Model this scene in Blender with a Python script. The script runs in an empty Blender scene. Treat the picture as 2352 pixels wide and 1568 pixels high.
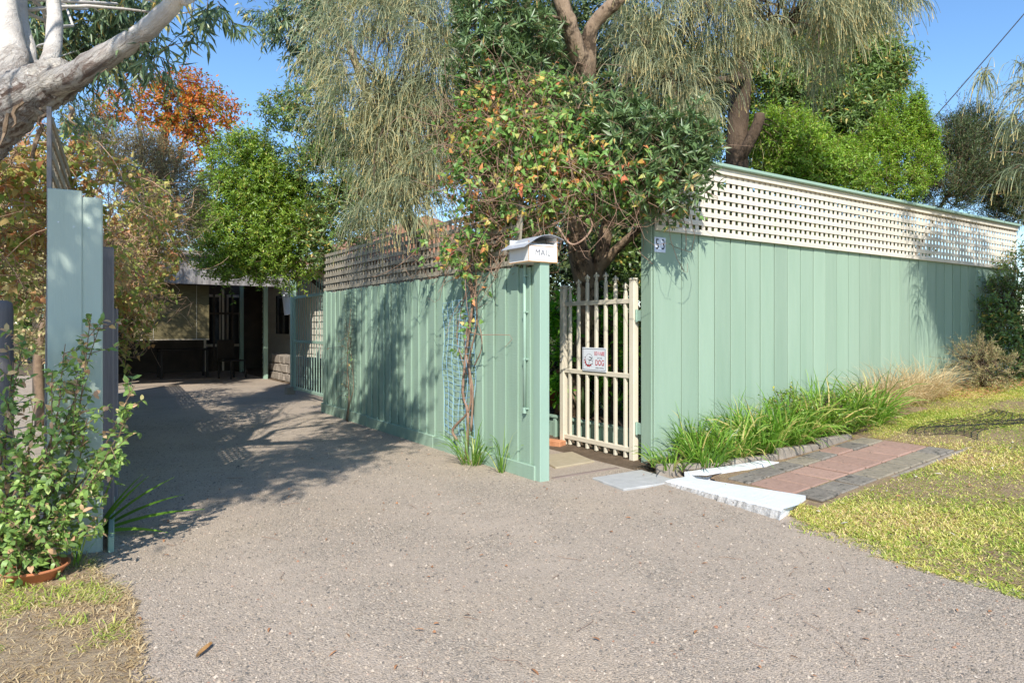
import bpy, bmesh, math, random
import numpy as np
from mathutils import Vector, Matrix
R = math.radians
rng = np.random.default_rng(53)
random.seed(53)
sc = bpy.context.scene

# ---------------------------------------------------------------- camera
cam_d = bpy.data.cameras.new('camera')
cam = bpy.data.objects.new('camera', cam_d)
sc.collection.objects.link(cam)
cam.location = (0, 0, 1.25)
cam.rotation_euler = (R(90), 0, 0)
cam_d.sensor_width = 36.0
cam_d.lens = 36.0 * 1552 / 2352
cam_d.shift_y = -32 / 2352
cam_d.clip_start = 0.05
cam_d.clip_end = 2000
sc.camera = cam
sc.render.resolution_x, sc.render.resolution_y = 1024, 682

# ---------------------------------------------------------------- sky and sun
SUN_EL, SUN_AZ = 40.0, 0.0           # sun behind the camera
world = bpy.data.worlds.new('World')
sc.world = world
world.use_nodes = True
wn = world.node_tree
wn.nodes.clear()
sky = wn.nodes.new('ShaderNodeTexSky')
sky.sky_type = 'NISHITA'
sky.sun_disc = False
sky.sun_elevation = R(SUN_EL)
sky.sun_rotation = R(180 + SUN_AZ)
sky.air_density = 1.0
sky.dust_density = 0.15
sky.ozone_density = 3.0
bg = wn.nodes.new('ShaderNodeBackground')
bg.inputs['Strength'].default_value = 0.15
wo = wn.nodes.new('ShaderNodeOutputWorld')
hsv = wn.nodes.new('ShaderNodeHueSaturation')
hsv.inputs['Saturation'].default_value = 1.13
wn.links.new(sky.outputs[0], hsv.inputs['Color'])
wn.links.new(hsv.outputs[0], bg.inputs[0])
wn.links.new(bg.outputs[0], wo.inputs[0])
sun_d = bpy.data.lights.new('sun', 'SUN')
sun_d.energy = 4.1
sun_d.angle = R(0.53)
sun_d.color = (1.0, 0.95, 0.86)
sun = bpy.data.objects.new('sun', sun_d)
sc.collection.objects.link(sun)
sun.location = (0, -20, 20)
sun.rotation_euler = (R(90 - SUN_EL), 0, R(SUN_AZ))
sc.view_settings.view_transform = 'Standard'
sc.view_settings.look = 'None'
sc.view_settings.exposure = 0.62
sc.view_settings.gamma = 1.0
sc.view_settings.use_curve_mapping = False
sc.cycles.max_bounces = 8
sc.cycles.diffuse_bounces = 4
sc.cycles.transparent_max_bounces = 8
sc.cycles.use_denoising = True

# ---------------------------------------------------------------- layout frames
F, CX, HZ, H = 1552.0, 1176.0, 752.0, 1.25
TH = math.atan2(1552, 2322)
E1 = np.array([math.cos(TH), math.sin(TH), 0.0])     # along the street fence
E2 = np.array([-math.sin(TH), math.cos(TH), 0.0])    # along the driveway fence, away from the street
A0 = np.array([0.2386, 5.527, 0.0])                  # street end of the driveway fence
COL = sc.collection

def hgt(a, b=0):
    """verge rises gently away from the driveway"""
    return 0.075 * np.maximum(0, np.asarray(a, dtype=float) - 0.5)

def W(a, b, z=0.0):
    return A0 + E1 * a + E2 * b + np.array([0, 0, z])

def at(u, v, Y):
    return np.array([(u - CX) / F * Y, Y, H + (HZ - v) / F * Y])

def loc_of(p):
    d = np.asarray(p)[:2] - A0[:2]
    return float(d @ E1[:2]), float(d @ E2[:2])

def ground_at(u, v, z=0.0):
    Y = (H - z) * F / (v - HZ)
    return np.array([(u - CX) / F * Y, Y, z])

def b_of_u(u, a):
    k = (u - CX) / F
    p = A0 + E1 * a
    return float((k * p[1] - p[0]) / (E2[0] - k * E2[1]))

def a_of_u(u, b):
    k = (u - CX) / F
    p = A0 + E2 * b
    return float((k * p[1] - p[0]) / (E1[0] - k * E1[1]))

# ---------------------------------------------------------------- materials
M = {}

def nodes_of(name):
    m = bpy.data.materials.new(name)
    m.use_nodes = True
    nt = m.node_tree
    nt.nodes.clear()
    out = nt.nodes.new('ShaderNodeOutputMaterial')
    return m, nt, out

def N(nt, t, **kw):
    n = nt.nodes.new(t)
    for k, v in kw.items():
        setattr(n, k, v)
    return n

def ramp(nt, fac, stops, interp='LINEAR'):
    r = N(nt, 'ShaderNodeValToRGB')
    r.color_ramp.interpolation = interp
    el = r.color_ramp.elements
    while len(el) > 1:
        el.remove(el[-1])
    el[0].position = stops[0][0]
    el[0].color = (*stops[0][1], 1)
    for p, c in stops[1:]:
        e = el.new(p)
        e.color = (*c, 1)
    nt.links.new(fac, r.inputs[0])
    return r.outputs[0]

def noise(nt, vec, scale, detail=5, rough=0.6, dist=0.0):
    n = N(nt, 'ShaderNodeTexNoise')
    n.inputs['Scale'].default_value = scale
    n.inputs['Detail'].default_value = detail
    n.inputs['Roughness'].default_value = rough
    n.inputs['Distortion'].default_value = dist
    nt.links.new(vec, n.inputs['Vector'])
    return n.outputs['Fac']

def mixc(nt, fac, a, b, mode='MIX'):
    m = N(nt, 'ShaderNodeMix', data_type='RGBA', blend_type=mode)
    if isinstance(fac, (int, float)):
        m.inputs[0].default_value = fac
    else:
        nt.links.new(fac, m.inputs[0])
    for i, x in ((6, a), (7, b)):
        if isinstance(x, tuple):
            m.inputs[i].default_value = (*x, 1)
        else:
            nt.links.new(x, m.inputs[i])
    return m.outputs[2]

def mth(nt, op, a, b=None, clamp=False):
    m = N(nt, 'ShaderNodeMath', operation=op)
    m.use_clamp = clamp
    for i, x in ((0, a), (1, b)):
        if x is None:
            continue
        if isinstance(x, (int, float)):
            m.inputs[i].default_value = x
        else:
            nt.links.new(x, m.inputs[i])
    return m.outputs[0]

def coords(nt, stretch=(1, 1, 1), shift=True):
    tc = N(nt, 'ShaderNodeTexCoord')
    mp = N(nt, 'ShaderNodeMapping')
    mp.inputs['Scale'].default_value = stretch
    nt.links.new(tc.outputs['Object'], mp.inputs['Vector'])
    if not shift:
        return mp.outputs[0], None
    oi = N(nt, 'ShaderNodeObjectInfo')
    k = mth(nt, 'MULTIPLY', oi.outputs['Random'], 37.0)
    nt.links.new(k, mp.inputs['Location'])
    return mp.outputs[0], oi.outputs['Random']

def surf(name, c1, c2, scale=6, stretch=(1, 1, 1), rough=0.65, bump=0.15, bscale=70, bstretch=None,
         objvar=0.08, spec=0.3, spots=None, metal=0.0, dist=0.02):
    """solid surface: two-tone noise, fine relief, a little difference from piece to piece, optional wear spots"""
    m, nt, out = nodes_of(name)
    vec, rnd = coords(nt, stretch)
    col = ramp(nt, noise(nt, vec, scale), [(0.3, c1), (0.72, c2)])
    if spots:
        s_c, s_scale, s_lo = spots
        f = ramp(nt, noise(nt, vec, s_scale, 8, 0.7), [(s_lo, (0, 0, 0)), (s_lo + 0.07, (1, 1, 1))])
        col = mixc(nt, f, col, s_c)
    if objvar:
        hs = N(nt, 'ShaderNodeHueSaturation')
        v = mth(nt, 'ADD', mth(nt, 'MULTIPLY', rnd, 2 * objvar), 1 - objvar)
        nt.links.new(v, hs.inputs['Value'])
        nt.links.new(col, hs.inputs['Color'])
        col = hs.outputs[0]
    p = N(nt, 'ShaderNodeBsdfPrincipled')
    nt.links.new(col, p.inputs['Base Color'])
    p.inputs['Roughness'].default_value = rough
    p.inputs['Metallic'].default_value = metal
    p.inputs['Specular IOR Level'].default_value = spec
    if bump:
        v2, _ = coords(nt, bstretch or stretch)
        bp = N(nt, 'ShaderNodeBump')
        bp.inputs['Strength'].default_value = bump
        bp.inputs['Distance'].default_value = dist
        nt.links.new(noise(nt, v2, bscale, 6, 0.65), bp.inputs['Height'])
        nt.links.new(bp.outputs[0], p.inputs['Normal'])
    nt.links.new(p.outputs[0], out.inputs[0])
    M[name] = m
    return m

def leafmat(name, stops, rough=0.45, trans=0.3, spec=0.4, gain=1.3):
    """leaf: colour by each leaf's own tint, some light shines through"""
    m, nt, out = nodes_of(name)
    at_ = N(nt, 'ShaderNodeAttribute', attribute_name='tint')
    oi = N(nt, 'ShaderNodeObjectInfo')
    col = ramp(nt, at_.outputs['Fac'], [(p, tuple(min(.8, x * gain * (1.0 if name == 'pebble' else 1.18)) for x in c)) for p, c in stops])
    p = N(nt, 'ShaderNodeBsdfPrincipled')
    nt.links.new(col, p.inputs['Base Color'])
    p.inputs['Roughness'].default_value = rough
    p.inputs['Specular IOR Level'].default_value = spec
    t = N(nt, 'ShaderNodeBsdfTranslucent')
    hs = N(nt, 'ShaderNodeHueSaturation')
    hs.inputs['Hue'].default_value = 0.485
    hs.inputs['Saturation'].default_value = 1.1
    hs.inputs['Value'].default_value = 1.5
    nt.links.new(col, hs.inputs['Color'])
    nt.links.new(hs.outputs[0], t.inputs['Color'])
    mx = N(nt, 'ShaderNodeMixShader')
    mx.inputs[0].default_value = trans
    nt.links.new(p.outputs[0], mx.inputs[1])
    nt.links.new(t.outputs[0], mx.inputs[2])
    nt.links.new(mx.outputs[0], out.inputs[0])
    M[name] = m
    return m

surf('green_paint', (.252, .352, .262), (.305, .405, .312), 5, (1, 1, .10), .55, .5, 60, (1, 1, .06), .095, .3,
     ((.235, .35, .26), 5, .70), dist=.004)
surf('green_sawn', (.262, .375, .285), (.325, .45, .35), 6, (1, 1, .15), .68, .6, 90, (.15, .15, 3), .07, .25,
     ((.37, .48, .39), 9, .68), dist=.005)
surf('green_smooth', (.285, .415, .325), (.33, .46, .37), 4, (1, 1, .3), .5, .15, 80, None, .03, .35, dist=.003)
surf('pale_boards', (.41, .485, .415), (.46, .54, .465), 7, (1, 1, .08), .6, .5, 70, (1, 1, .05), .03, .3,
     ((.36, .42, .365), 9, .66), dist=.004)
surf('cream_paint', (.66, .59, .46), (.72, .655, .525), 5, (1, 1, 1), .5, .1, 50, None, .03, .35,
     ((.60, .52, .39), 8, .72), dist=.003)
surf('cream_lattice', (.66, .595, .49), (.72, .66, .555), 7, (1, 1, 1), .6, .2, 60, None, .04, .25,
     ((.55, .49, .40), 10, .70), dist=.003)
surf('old_wood', (.28, .245, .19), (.44, .39, .31), 9, (1, 1, .3), .85, .5, 40, None, .15, .15,
     ((.18, .155, .12), 6, .62), dist=.006)
surf('grey_wood', (.20, .185, .185), (.31, .29, .285), 14, (1, 1, .06), .85, .6, 60, (1, 1, .06), .08, .15,
     ((.09, .08, .08), 30, .68), dist=.008)
surf('mail_white', (.78, .76, .72), (.85, .84, .81), 3, (1, 1, 1), .35, .05, 30, None, 0, .45)
surf('mail_roof', (.36, .38, .43), (.42, .44, .49), 6, (1, 1, 1), .4, .06, 60, None, 0, .5)
surf('rust', (.45, .20, .05), (.62, .34, .12), 20, (1, 1, 1), .8, .3, 60, None, .1, .1)
surf('dark_ink', (.02, .02, .025), (.03, .03, .035), 3, rough=.5, bump=0, objvar=0)
surf('grey_ink', (.12, .12, .15), (.14, .14, .17), 3, rough=.5, bump=0, objvar=0)
surf('red_ink', (.42, .02, .03), (.48, .03, .04), 3, rough=.45, bump=0, objvar=0)
surf('pink_ink', (.62, .28, .32), (.66, .32, .36), 3, rough=.45, bump=0, objvar=0)
surf('sign_white', (.74, .78, .84), (.78, .82, .88), 3, rough=.35, bump=0, objvar=0)
surf('plate_white', (.62, .68, .82), (.66, .72, .86), 3, rough=.35, bump=0, objvar=0)
surf('white_limewash', (.62, .64, .66), (.70, .715, .73), 7, rough=.8, bump=.35, bscale=60, objvar=0,
     spots=((.42, .39, .36), 14, .69), dist=.01)
surf('concrete', (.36, .36, .35), (.46, .455, .44), 10, rough=.85, bump=.3, bscale=120, objvar=.05,
     spots=((.24, .24, .235), 60, .62), dist=.005)
surf('concrete_warm', (.20, .17, .14), (.36, .31, .255), 8, rough=.9, bump=.4, bscale=90, objvar=.05,
     spots=((.2, .17, .14), 18, .62), dist=.008)
surf('crumbled_concrete', (.34, .31, .28), (.60, .59, .57), 16, rough=.9, bump=.8, bscale=60, objvar=0, spots=((.2, .17, .15), 22, .6), dist=.012)
surf('tan_paver', (.36, .30, .20), (.43, .36, .25), 18, rough=.85, bump=.35, bscale=130, objvar=.04,
     spots=((.24, .17, .11), 60, .64), dist=.004)
surf('pink_paver', (.31, .195, .15), (.39, .25, .195), 30, rough=.9, bump=.5, bscale=140, objvar=.09,
     spots=((.19, .14, .11), 22, .585), dist=.004)
surf('grey_paver', (.15, .132, .11), (.25, .222, .185), 34, rough=.9, bump=.5, bscale=140, objvar=.12,
     spots=((.065, .062, .052), 16, .55), dist=.005)
surf('tan_grey_paver', (.22, .19, .14), (.32, .27, .2), 24, rough=.9, bump=.5, bscale=140, objvar=.1,
     spots=((.12, .11, .085), 16, .56), dist=.005)
surf('brick', (.46, .19, .09), (.62, .30, .16), 14, rough=.9, bump=.5, bscale=50, objvar=.08, dist=.006)
surf('terracotta', (.42, .15, .065), (.52, .21, .10), 7, rough=.7, bump=.15, bscale=40, objvar=.08)
surf('dark_water', (.05, .035, .012), (.10, .065, .02), 6, rough=.06, bump=0, objvar=0, spec=.6)
surf('moss_stone', (.10, .11, .03), (.22, .22, .07), 14, rough=.9, bump=.6, bscale=40, objvar=0)
surf('timber_strip', (.20, .155, .13), (.28, .22, .19), 12, (.2, 1, 1), .85, .4, 60, None, .1, .15)
surf('soil', (.10, .07, .045), (.19, .135, .09), 10, rough=.95, bump=.9, bscale=40, objvar=0, dist=.03)
surf('bark_brown', (.065, .046, .033), (.155, .112, .08), 9, (1, 1, .35), .9, 1.0, 22, (1, 1, .3), .1, .15, dist=.03)
surf('bark_warm', (.19, .13, .085), (.40, .29, .195), 8, (1, 1, .5), .85, .9, 20, (1, 1, .35), .1, .2,
     ((.085, .06, .04), 9, .52), dist=.03)
surf('tan_stem', (.32, .19, .125), (.58, .40, .27), 9, rough=.75, bump=0, objvar=0)
surf('twig', (.15, .10, .065), (.26, .18, .12), 20, rough=.85, bump=0, objvar=0)
surf('red_stem', (.18, .105, .07), (.38, .25, .175), 9, rough=.7, bump=0, objvar=0)
surf('cladding', (.22, .205, .20), (.27, .25, .24), 4, rough=.55, bump=0, objvar=0)
surf('gutter', (.30, .27, .26), (.35, .32, .31), 4, rough=.45, bump=0, objvar=0)
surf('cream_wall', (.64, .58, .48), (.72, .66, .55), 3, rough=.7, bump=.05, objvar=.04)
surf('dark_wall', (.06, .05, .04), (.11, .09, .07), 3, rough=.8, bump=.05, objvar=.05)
surf('blind', (.12, .10, .05), (.18, .15, .08), 6, (1, 1, 8), .8, .3, 60, (.1, .1, 3), 0, .1)  # base colour darkened to stand in for tree shade falling on the blind
surf('roof_tile', (.30, .14, .08), (.40, .20, .12), 8, rough=.8, bump=.3, objvar=.05)
surf('roof_metal', (.22, .23, .23), (.30, .31, .31), 4, rough=.5, bump=0, objvar=0)
surf('glass_dark', (.02, .022, .025), (.03, .032, .035), 3, rough=.05, bump=0, objvar=0, spec=.6)
surf('black_plastic', (.012, .012, .012), (.03, .03, .03), 8, rough=.5, bump=0, objvar=0)
surf('blue_plastic', (.22, .40, .56), (.28, .47, .62), 8, rough=.5, bump=0, objvar=0)
surf('green_wire', (.08, .13, .11), (.12, .17, .14), 8, rough=.5, bump=0, objvar=0)
surf('dead_leaf', (.30, .13, .06), (.46, .24, .12), 12, rough=.8, bump=0, objvar=.2)
surf('pale_leaf', (.40, .34, .28), (.66, .60, .54), 12, rough=.8, bump=0, objvar=0)
surf('bark_strip', (.38, .20, .07), (.55, .33, .14), 18, (1, 1, 1), .8, .2, objvar=0)
surf('steel', (.45, .45, .45), (.55, .55, .55), 8, rough=.35, bump=0, objvar=0, metal=.8)
surf('dark_furniture', (.02, .018, .016), (.04, .035, .03), 5, rough=.6, bump=0, objvar=0)

# smooth gum bark: pale cream-grey with rough brown patches
def gum_bark():
    m, nt, out = nodes_of('gum_bark')
    tc = N(nt, 'ShaderNodeTexCoord')
    vec = tc.outputs['Object']
    mp = N(nt, 'ShaderNodeMapping')
    mr = N(nt, 'ShaderNodeMapping')
    mr.inputs['Rotation'].default_value = (0, R(37), 0)
    nt.links.new(vec, mr.inputs['Vector'])
    mp.inputs['Scale'].default_value = (.22, 1.5, 1.5)
    nt.links.new(mr.outputs[0], mp.inputs['Vector'])
    base = ramp(nt, noise(nt, vec, 3.5, 6), [(.3, (.42, .38, .35)), (.5, (.62, .58, .54)), (.7, (.70, .63, .53))])
    streak = ramp(nt, noise(nt, mp.outputs[0], 13, 8, .75, .9), [(.47, (0, 0, 0)), (.58, (1, 1, 1))])
    sep = N(nt, 'ShaderNodeSeparateXYZ')
    nt.links.new(vec, sep.inputs[0])
    # old stringy bark stays on the butt of the trunk, below the fork
    low = mth(nt, 'MULTIPLY', mth(nt, 'SUBTRACT', 3.0, sep.outputs['Z']), 3.5, True)
    f = mth(nt, 'MULTIPLY', streak, mth(nt, 'ADD', mth(nt, 'MULTIPLY', low, .85), .12))
    col = mixc(nt, f, base, (.17, .11, .085))
    p = N(nt, 'ShaderNodeBsdfPrincipled')
    nt.links.new(col, p.inputs['Base Color'])
    p.inputs['Roughness'].default_value = .7
    bp = N(nt, 'ShaderNodeBump')
    bp.inputs['Strength'].default_value = 1.0
    bp.inputs['Distance'].default_value = .09
    hh = mth(nt, 'MULTIPLY', noise(nt, mp.outputs[0], 11, 8, .7, .8), mth(nt, 'ADD', low, .15))
    nt.links.new(hh, bp.inputs['Height'])
    nt.links.new(bp.outputs[0], p.inputs['Normal'])
    nt.links.new(p.outputs[0], out.inputs[0])
    M['gum_bark'] = m
gum_bark()

def gravel_mat():
    m, nt, out = nodes_of('gravel')
    tc = N(nt, 'ShaderNodeTexCoord')
    vec = tc.outputs['Object']
    vo = N(nt, 'ShaderNodeTexVoronoi')
    vo.inputs['Scale'].default_value = 125
    nt.links.new(vec, vo.inputs['Vector'])
    sepc = N(nt, 'ShaderNodeSeparateColor')
    nt.links.new(vo.outputs['Color'], sepc.inputs[0])
    stone = ramp(nt, sepc.outputs[0], [(0, (.17, .15, .13)), (.2, (.27, .228, .185)), (.5, (.36, .298, .235)),
                                       (.8, (.44, .365, .285)), (.94, (.55, .47, .38)), (1, (.36, .22, .15))])
    dust = ramp(nt, noise(nt, vec, 55, 4), [(.3, (.385, .312, .245)), (.7, (.485, .398, .318))])
    patch = ramp(nt, noise(nt, vec, 1.1, 7, .65), [(.34, (0, 0, 0)), (.60, (1, 1, 1))])
    col = mixc(nt, mth(nt, 'MULTIPLY', patch, .88), stone, dust)
    warm = ramp(nt, noise(nt, vec, .6, 5, .6), [(.5, (0, 0, 0)), (.75, (1, 1, 1))])
    col = mixc(nt, mth(nt, 'MULTIPLY', warm, .45), col, (.53, .415, .285))
    # two compacted wheel tracks up the driveway, ragged and broken
    dt = N(nt, 'ShaderNodeVectorMath', operation='DOT_PRODUCT')
    nt.links.new(vec, dt.inputs[0]); dt.inputs[1].default_value = (.8314, .5557, 0)
    aa = mth(nt, 'ADD', mth(nt, 'SUBTRACT', dt.outputs['Value'], 3.27), mth(nt, 'MULTIPLY', noise(nt, vec, .9, 4), .7))
    tr = None
    for c0 in (-.62, -2.0):
        q = mth(nt, 'SUBTRACT', 1.0, mth(nt, 'MULTIPLY', mth(nt, 'ABSOLUTE', mth(nt, 'SUBTRACT', aa, c0)), 3.2), True)
        tr = q if tr is None else mth(nt, 'MAXIMUM', tr, q)
    tr = mth(nt, 'MULTIPLY', tr, ramp(nt, noise(nt, vec, 2.2, 6, .7), [(.35, (0, 0, 0)), (.6, (1, 1, 1))]))
    col = mixc(nt, mth(nt, 'MULTIPLY', tr, .55), col, (.50, .41, .325))
    p = N(nt, 'ShaderNodeBsdfPrincipled')
    nt.links.new(col, p.inputs['Base Color'])
    p.inputs['Roughness'].default_value = .92
    p.inputs['Specular IOR Level'].default_value = .2
    bp = N(nt, 'ShaderNodeBump')
    bp.inputs['Strength'].default_value = .8
    bp.inputs['Distance'].default_value = .006
    hgt_ = mth(nt, 'ADD', mth(nt, 'MULTIPLY', vo.outputs['Distance'], -1.0), mth(nt, 'MULTIPLY', noise(nt, vec, 160, 3), .6))
    nt.links.new(hgt_, bp.inputs['Height'])
    nt.links.new(bp.outputs[0], p.inputs['Normal'])
    nt.links.new(p.outputs[0], out.inputs[0])
    M['gravel'] = m
gravel_mat()

def turf_mat(name, stops, scale=14):
    m, nt, out = nodes_of(name)
    tc = N(nt, 'ShaderNodeTexCoord')
    vec = tc.outputs['Object']
    c1 = ramp(nt, noise(nt, vec, scale, 9, .75), stops)
    c2 = ramp(nt, noise(nt, vec, 170, 4, .7), [(.3, (.55, .55, .55)), (.7, (1.25, 1.2, 1.1))])
    col = mixc(nt, 1.0, c1, c2, 'MULTIPLY')
    p = N(nt, 'ShaderNodeBsdfPrincipled')
    nt.links.new(col, p.inputs['Base Color'])
    p.inputs['Roughness'].default_value = .95
    p.inputs['Specular IOR Level'].default_value = .1
    bp = N(nt, 'ShaderNodeBump')
    bp.inputs['Strength'].default_value = .9
    bp.inputs['Distance'].default_value = .02
    nt.links.new(noise(nt, vec, 60, 8, .75), bp.inputs['Height'])
    nt.links.new(bp.outputs[0], p.inputs['Normal'])
    nt.links.new(p.outputs[0], out.inputs[0])
    M[name] = m
turf_mat('lawn_soil', [(.3, (.26, .18, .13)), (.5, (.36, .265, .18)), (.7, (.42, .35, .17))])
turf_mat('straw_soil', [(.3, (.30, .21, .145)), (.5, (.46, .355, .245)), (.72, (.58, .475, .34))])

leafmat('needle', [(0, (.11, .14, .085)), (.45, (.235, .27, .16)), (.75, (.37, .365, .21)), (.86, (.50, .40, .18)), (1, (.70, .52, .22))], .6, .3, .2, 1.0)
leafmat('leaf_bright', [(0, (.07, .13, .015)), (.5, (.16, .27, .03)), (.9, (.29, .40, .07)), (1, (.46, .44, .08))], .36, .36, .5, 1.0)
leafmat('leaf_lime', [(0, (.09, .17, .02)), (.5, (.19, .34, .04)), (.9, (.32, .47, .09)), (1, (.45, .48, .1))], .4, .4, .4, 1.0)
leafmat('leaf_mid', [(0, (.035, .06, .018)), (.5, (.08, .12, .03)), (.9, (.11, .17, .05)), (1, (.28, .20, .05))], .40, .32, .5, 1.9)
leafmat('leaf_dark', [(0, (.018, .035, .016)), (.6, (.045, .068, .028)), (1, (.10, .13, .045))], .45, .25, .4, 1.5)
leafmat('leaf_banksia', [(0, (.07, .12, .045)), (.5, (.125, .20, .075)), (.85, (.20, .28, .12)), (.94, (.34, .38, .26)), (1, (.42, .3, .1))], .36, .2, .5, 1.0)
leafmat('leaf_vine', [(0, (.045, .10, .02)), (.45, (.09, .17, .04)), (.72, (.15, .22, .06)), (.84, (.32, .24, .06)), (.93, (.42, .17, .06)), (1, (.30, .10, .05))], .42, .34, .4, 1.85)
leafmat('leaf_rusty', [(0, (.17, .25, .05)), (.4, (.33, .37, .10)), (.6, (.50, .43, .15)), (.8, (.52, .30, .13)), (1, (.40, .18, .09))], .5, .34, .3, 1.0)
leafmat('leaf_olive', [(0, (.18, .18, .08)), (.5, (.34, .32, .15)), (.85, (.48, .42, .23)), (1, (.54, .38, .23))], .6, .34, .25, 1.0)
leafmat('leaf_orange', [(0, (.10, .14, .02)), (.34, (.20, .22, .03)), (.46, (.40, .20, .04)), (.75, (.48, .16, .03)), (1, (.42, .11, .04))], .5, .32, .3, 1.05)
leafmat('leaf_gum', [(0, (.035, .065, .035)), (.5, (.075, .115, .055)), (.88, (.14, .18, .09)), (1, (.36, .27, .08))], .34, .25, .55, 1.6)
leafmat('leaf_fern', [(0, (.05, .14, .015)), (.6, (.11, .27, .03)), (1, (.22, .40, .05))], .45, .4, .3, 1.7)
leafmat('leaf_bush', [(0, (.08, .13, .04)), (.5, (.15, .24, .06)), (.82, (.25, .34, .09)), (.93, (.38, .26, .14)), (1, (.45, .27, .17))], .4, .28, .4)
leafmat('blade_green', [(0, (.05, .11, .015)), (.55, (.11, .22, .025)), (.85, (.19, .30, .05)), (1, (.42, .34, .13))], .4, .3, .4)
leafmat('blade_straw', [(0, (.32, .23, .12)), (.5, (.52, .40, .22)), (.9, (.64, .52, .31)), (1, (.24, .28, .08))], .6, .25, .2, 1.0)
leafmat('blade_lawn', [(0, (.14, .24, .03)), (.3, (.30, .40, .07)), (.6, (.54, .53, .14)), (.85, (.70, .60, .27)), (1, (.60, .46, .25))], .55, .3, .2, 1.0)
leafmat('pebble', gain=1.0, rough=.85, trans=0.0, spec=.25, stops=[(0, (.13, .12, .11)), (.18, (.25, .215, .175)), (.5, (.385, .315, .245)), (.85, (.45, .37, .285)), (.97, (.56, .48, .39)), (1, (.36, .18, .11))])

# ---------------------------------------------------------------- object helpers
def link(o):
    COL.objects.link(o)
    return o

def tag(o, label=None, cat=None, group=None, kind=None):
    if label: o['label'] = label
    if cat: o['category'] = cat
    if group: o['group'] = group
    if kind: o['kind'] = kind
    return o

def thing(name, label, cat, loc=(0, 0, 0), rotz=0.0, group=None):
    o = bpy.data.objects.new(name, None)
    o.empty_display_size = .1
    o.location = [float(x) for x in loc]
    o.rotation_euler = (0, 0, rotz)
    link(o)
    return tag(o, label, cat, group)

def part(name, me, parent=None, loc=(0, 0, 0), rot=(0, 0, 0), label=None, kind=None, scale=None):
    o = bpy.data.objects.new(name, me)
    o.location = [float(x) for x in loc]
    o.rotation_euler = rot
    if scale: o.scale = scale
    link(o)
    if parent is not None:
        o.parent = parent
    if label: o['label'] = label
    if kind: o['kind'] = kind
    return o

class MB:
    """collects shapes, builds ONE mesh"""
    def __init__(s):
        s.v, s.f = [], []
    def add(s, vs, fs):
        k = len(s.v)
        s.v += [tuple(map(float, p)) for p in vs]
        s.f += [tuple(i + k for i in f) for f in fs]
        return s
    def box(s, x0, x1, y0, y1, z0, z1):
        return s.add([(x0, y0, z0), (x1, y0, z0), (x1, y1, z0), (x0, y1, z0), (x0, y0, z1), (x1, y0, z1), (x1, y1, z1), (x0, y1, z1)],
                     [(0, 3, 2, 1), (4, 5, 6, 7), (0, 1, 5, 4), (1, 2, 6, 5), (2, 3, 7, 6), (3, 0, 4, 7)])
    def cbox(s, x0, x1, y0, y1, z0, z1, c=.004):
        """box with chamfered edges"""
        bm = bmesh.new()
        bmesh.ops.create_cube(bm, size=1)
        for v in bm.verts:
            v.co = ((x0 + x1) / 2 + v.co.x * (x1 - x0), (y0 + y1) / 2 + v.co.y * (y1 - y0), (z0 + z1) / 2 + v.co.z * (z1 - z0))
        bmesh.ops.bevel(bm, geom=bm.edges[:], offset=c, segments=1, affect='EDGES')
        bm.verts.index_update()
        s.add([v.co[:] for v in bm.verts], [[v.index for v in f.verts] for f in bm.faces])
        bm.free()
        return s
    def tube(s, pts, rad, n=6, cap=True):
        pts = np.asarray(pts, float)
        m = len(pts)
        rad = np.broadcast_to(np.asarray(rad, float), (m,))
        d = np.gradient(pts, axis=0)
        d /= np.linalg.norm(d, axis=1)[:, None] + 1e-9
        ref = np.array([0, 0, 1.0]) if abs(d[0][2]) < .9 else np.array([1.0, 0, 0])
        vs = []
        x = np.cross(d[0], ref); x /= np.linalg.norm(x)
        for i in range(m):
            x = x - d[i] * (x @ d[i]); x /= np.linalg.norm(x) + 1e-9
            y = np.cross(d[i], x)
            for j in range(n):
                t = 2 * math.pi * j / n
                vs.append(pts[i] + rad[i] * (math.cos(t) * x + math.sin(t) * y))
        fs = [(i * n + j, i * n + (j + 1) % n, (i + 1) * n + (j + 1) % n, (i + 1) * n + j) for i in range(m - 1) for j in range(n)]
        if cap:
            fs += [tuple(range(n))[::-1], tuple((m - 1) * n + j for j in range(n))]
        return s.add(vs, fs)
    def lathe(s, prof, n=16, c=(0, 0, 0)):
        vs, fs = [], []
        for r, z in prof:
            for j in range(n):
                t = 2 * math.pi * j / n
                vs.append((c[0] + r * math.cos(t), c[1] + r * math.sin(t), c[2] + z))
        for i in range(len(prof) - 1):
            for j in range(n):
                fs.append((i * n + j, i * n + (j + 1) % n, (i + 1) * n + (j + 1) % n, (i + 1) * n + j))
        return s.add(vs, fs)
    def prism(s, poly, z0, z1):
        """poly: list of (x, y) counter-clockwise"""
        n = len(poly)
        return s.add([(x, y, z0) for x, y in poly] + [(x, y, z1) for x, y in poly],
                     [tuple(range(n))[::-1], tuple(range(n, 2 * n))] + [(i, (i + 1) % n, n + (i + 1) % n, n + i) for i in range(n)])
    def mesh(s, name, mat, smooth=False):
        me = bpy.data.meshes.new(name)
        me.from_pydata(s.v, [], s.f)
        me.materials.append(M[mat])
        if smooth:
            me.polygons.foreach_set('use_smooth', [True] * len(me.polygons))
        me.update()
        return me

_cache = {}
def bar(sx, sy, sz, mat, c=.003):
    """chamfered bar centred in x and y, standing on z = 0, mesh shared by equal bars"""
    k = (round(sx, 4), round(sy, 4), round(sz, 4), mat, c)
    if k not in _cache:
        _cache[k] = MB().cbox(-sx / 2, sx / 2, -sy / 2, sy / 2, 0, sz, c).mesh('bar', mat)
    return _cache[k]

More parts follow.
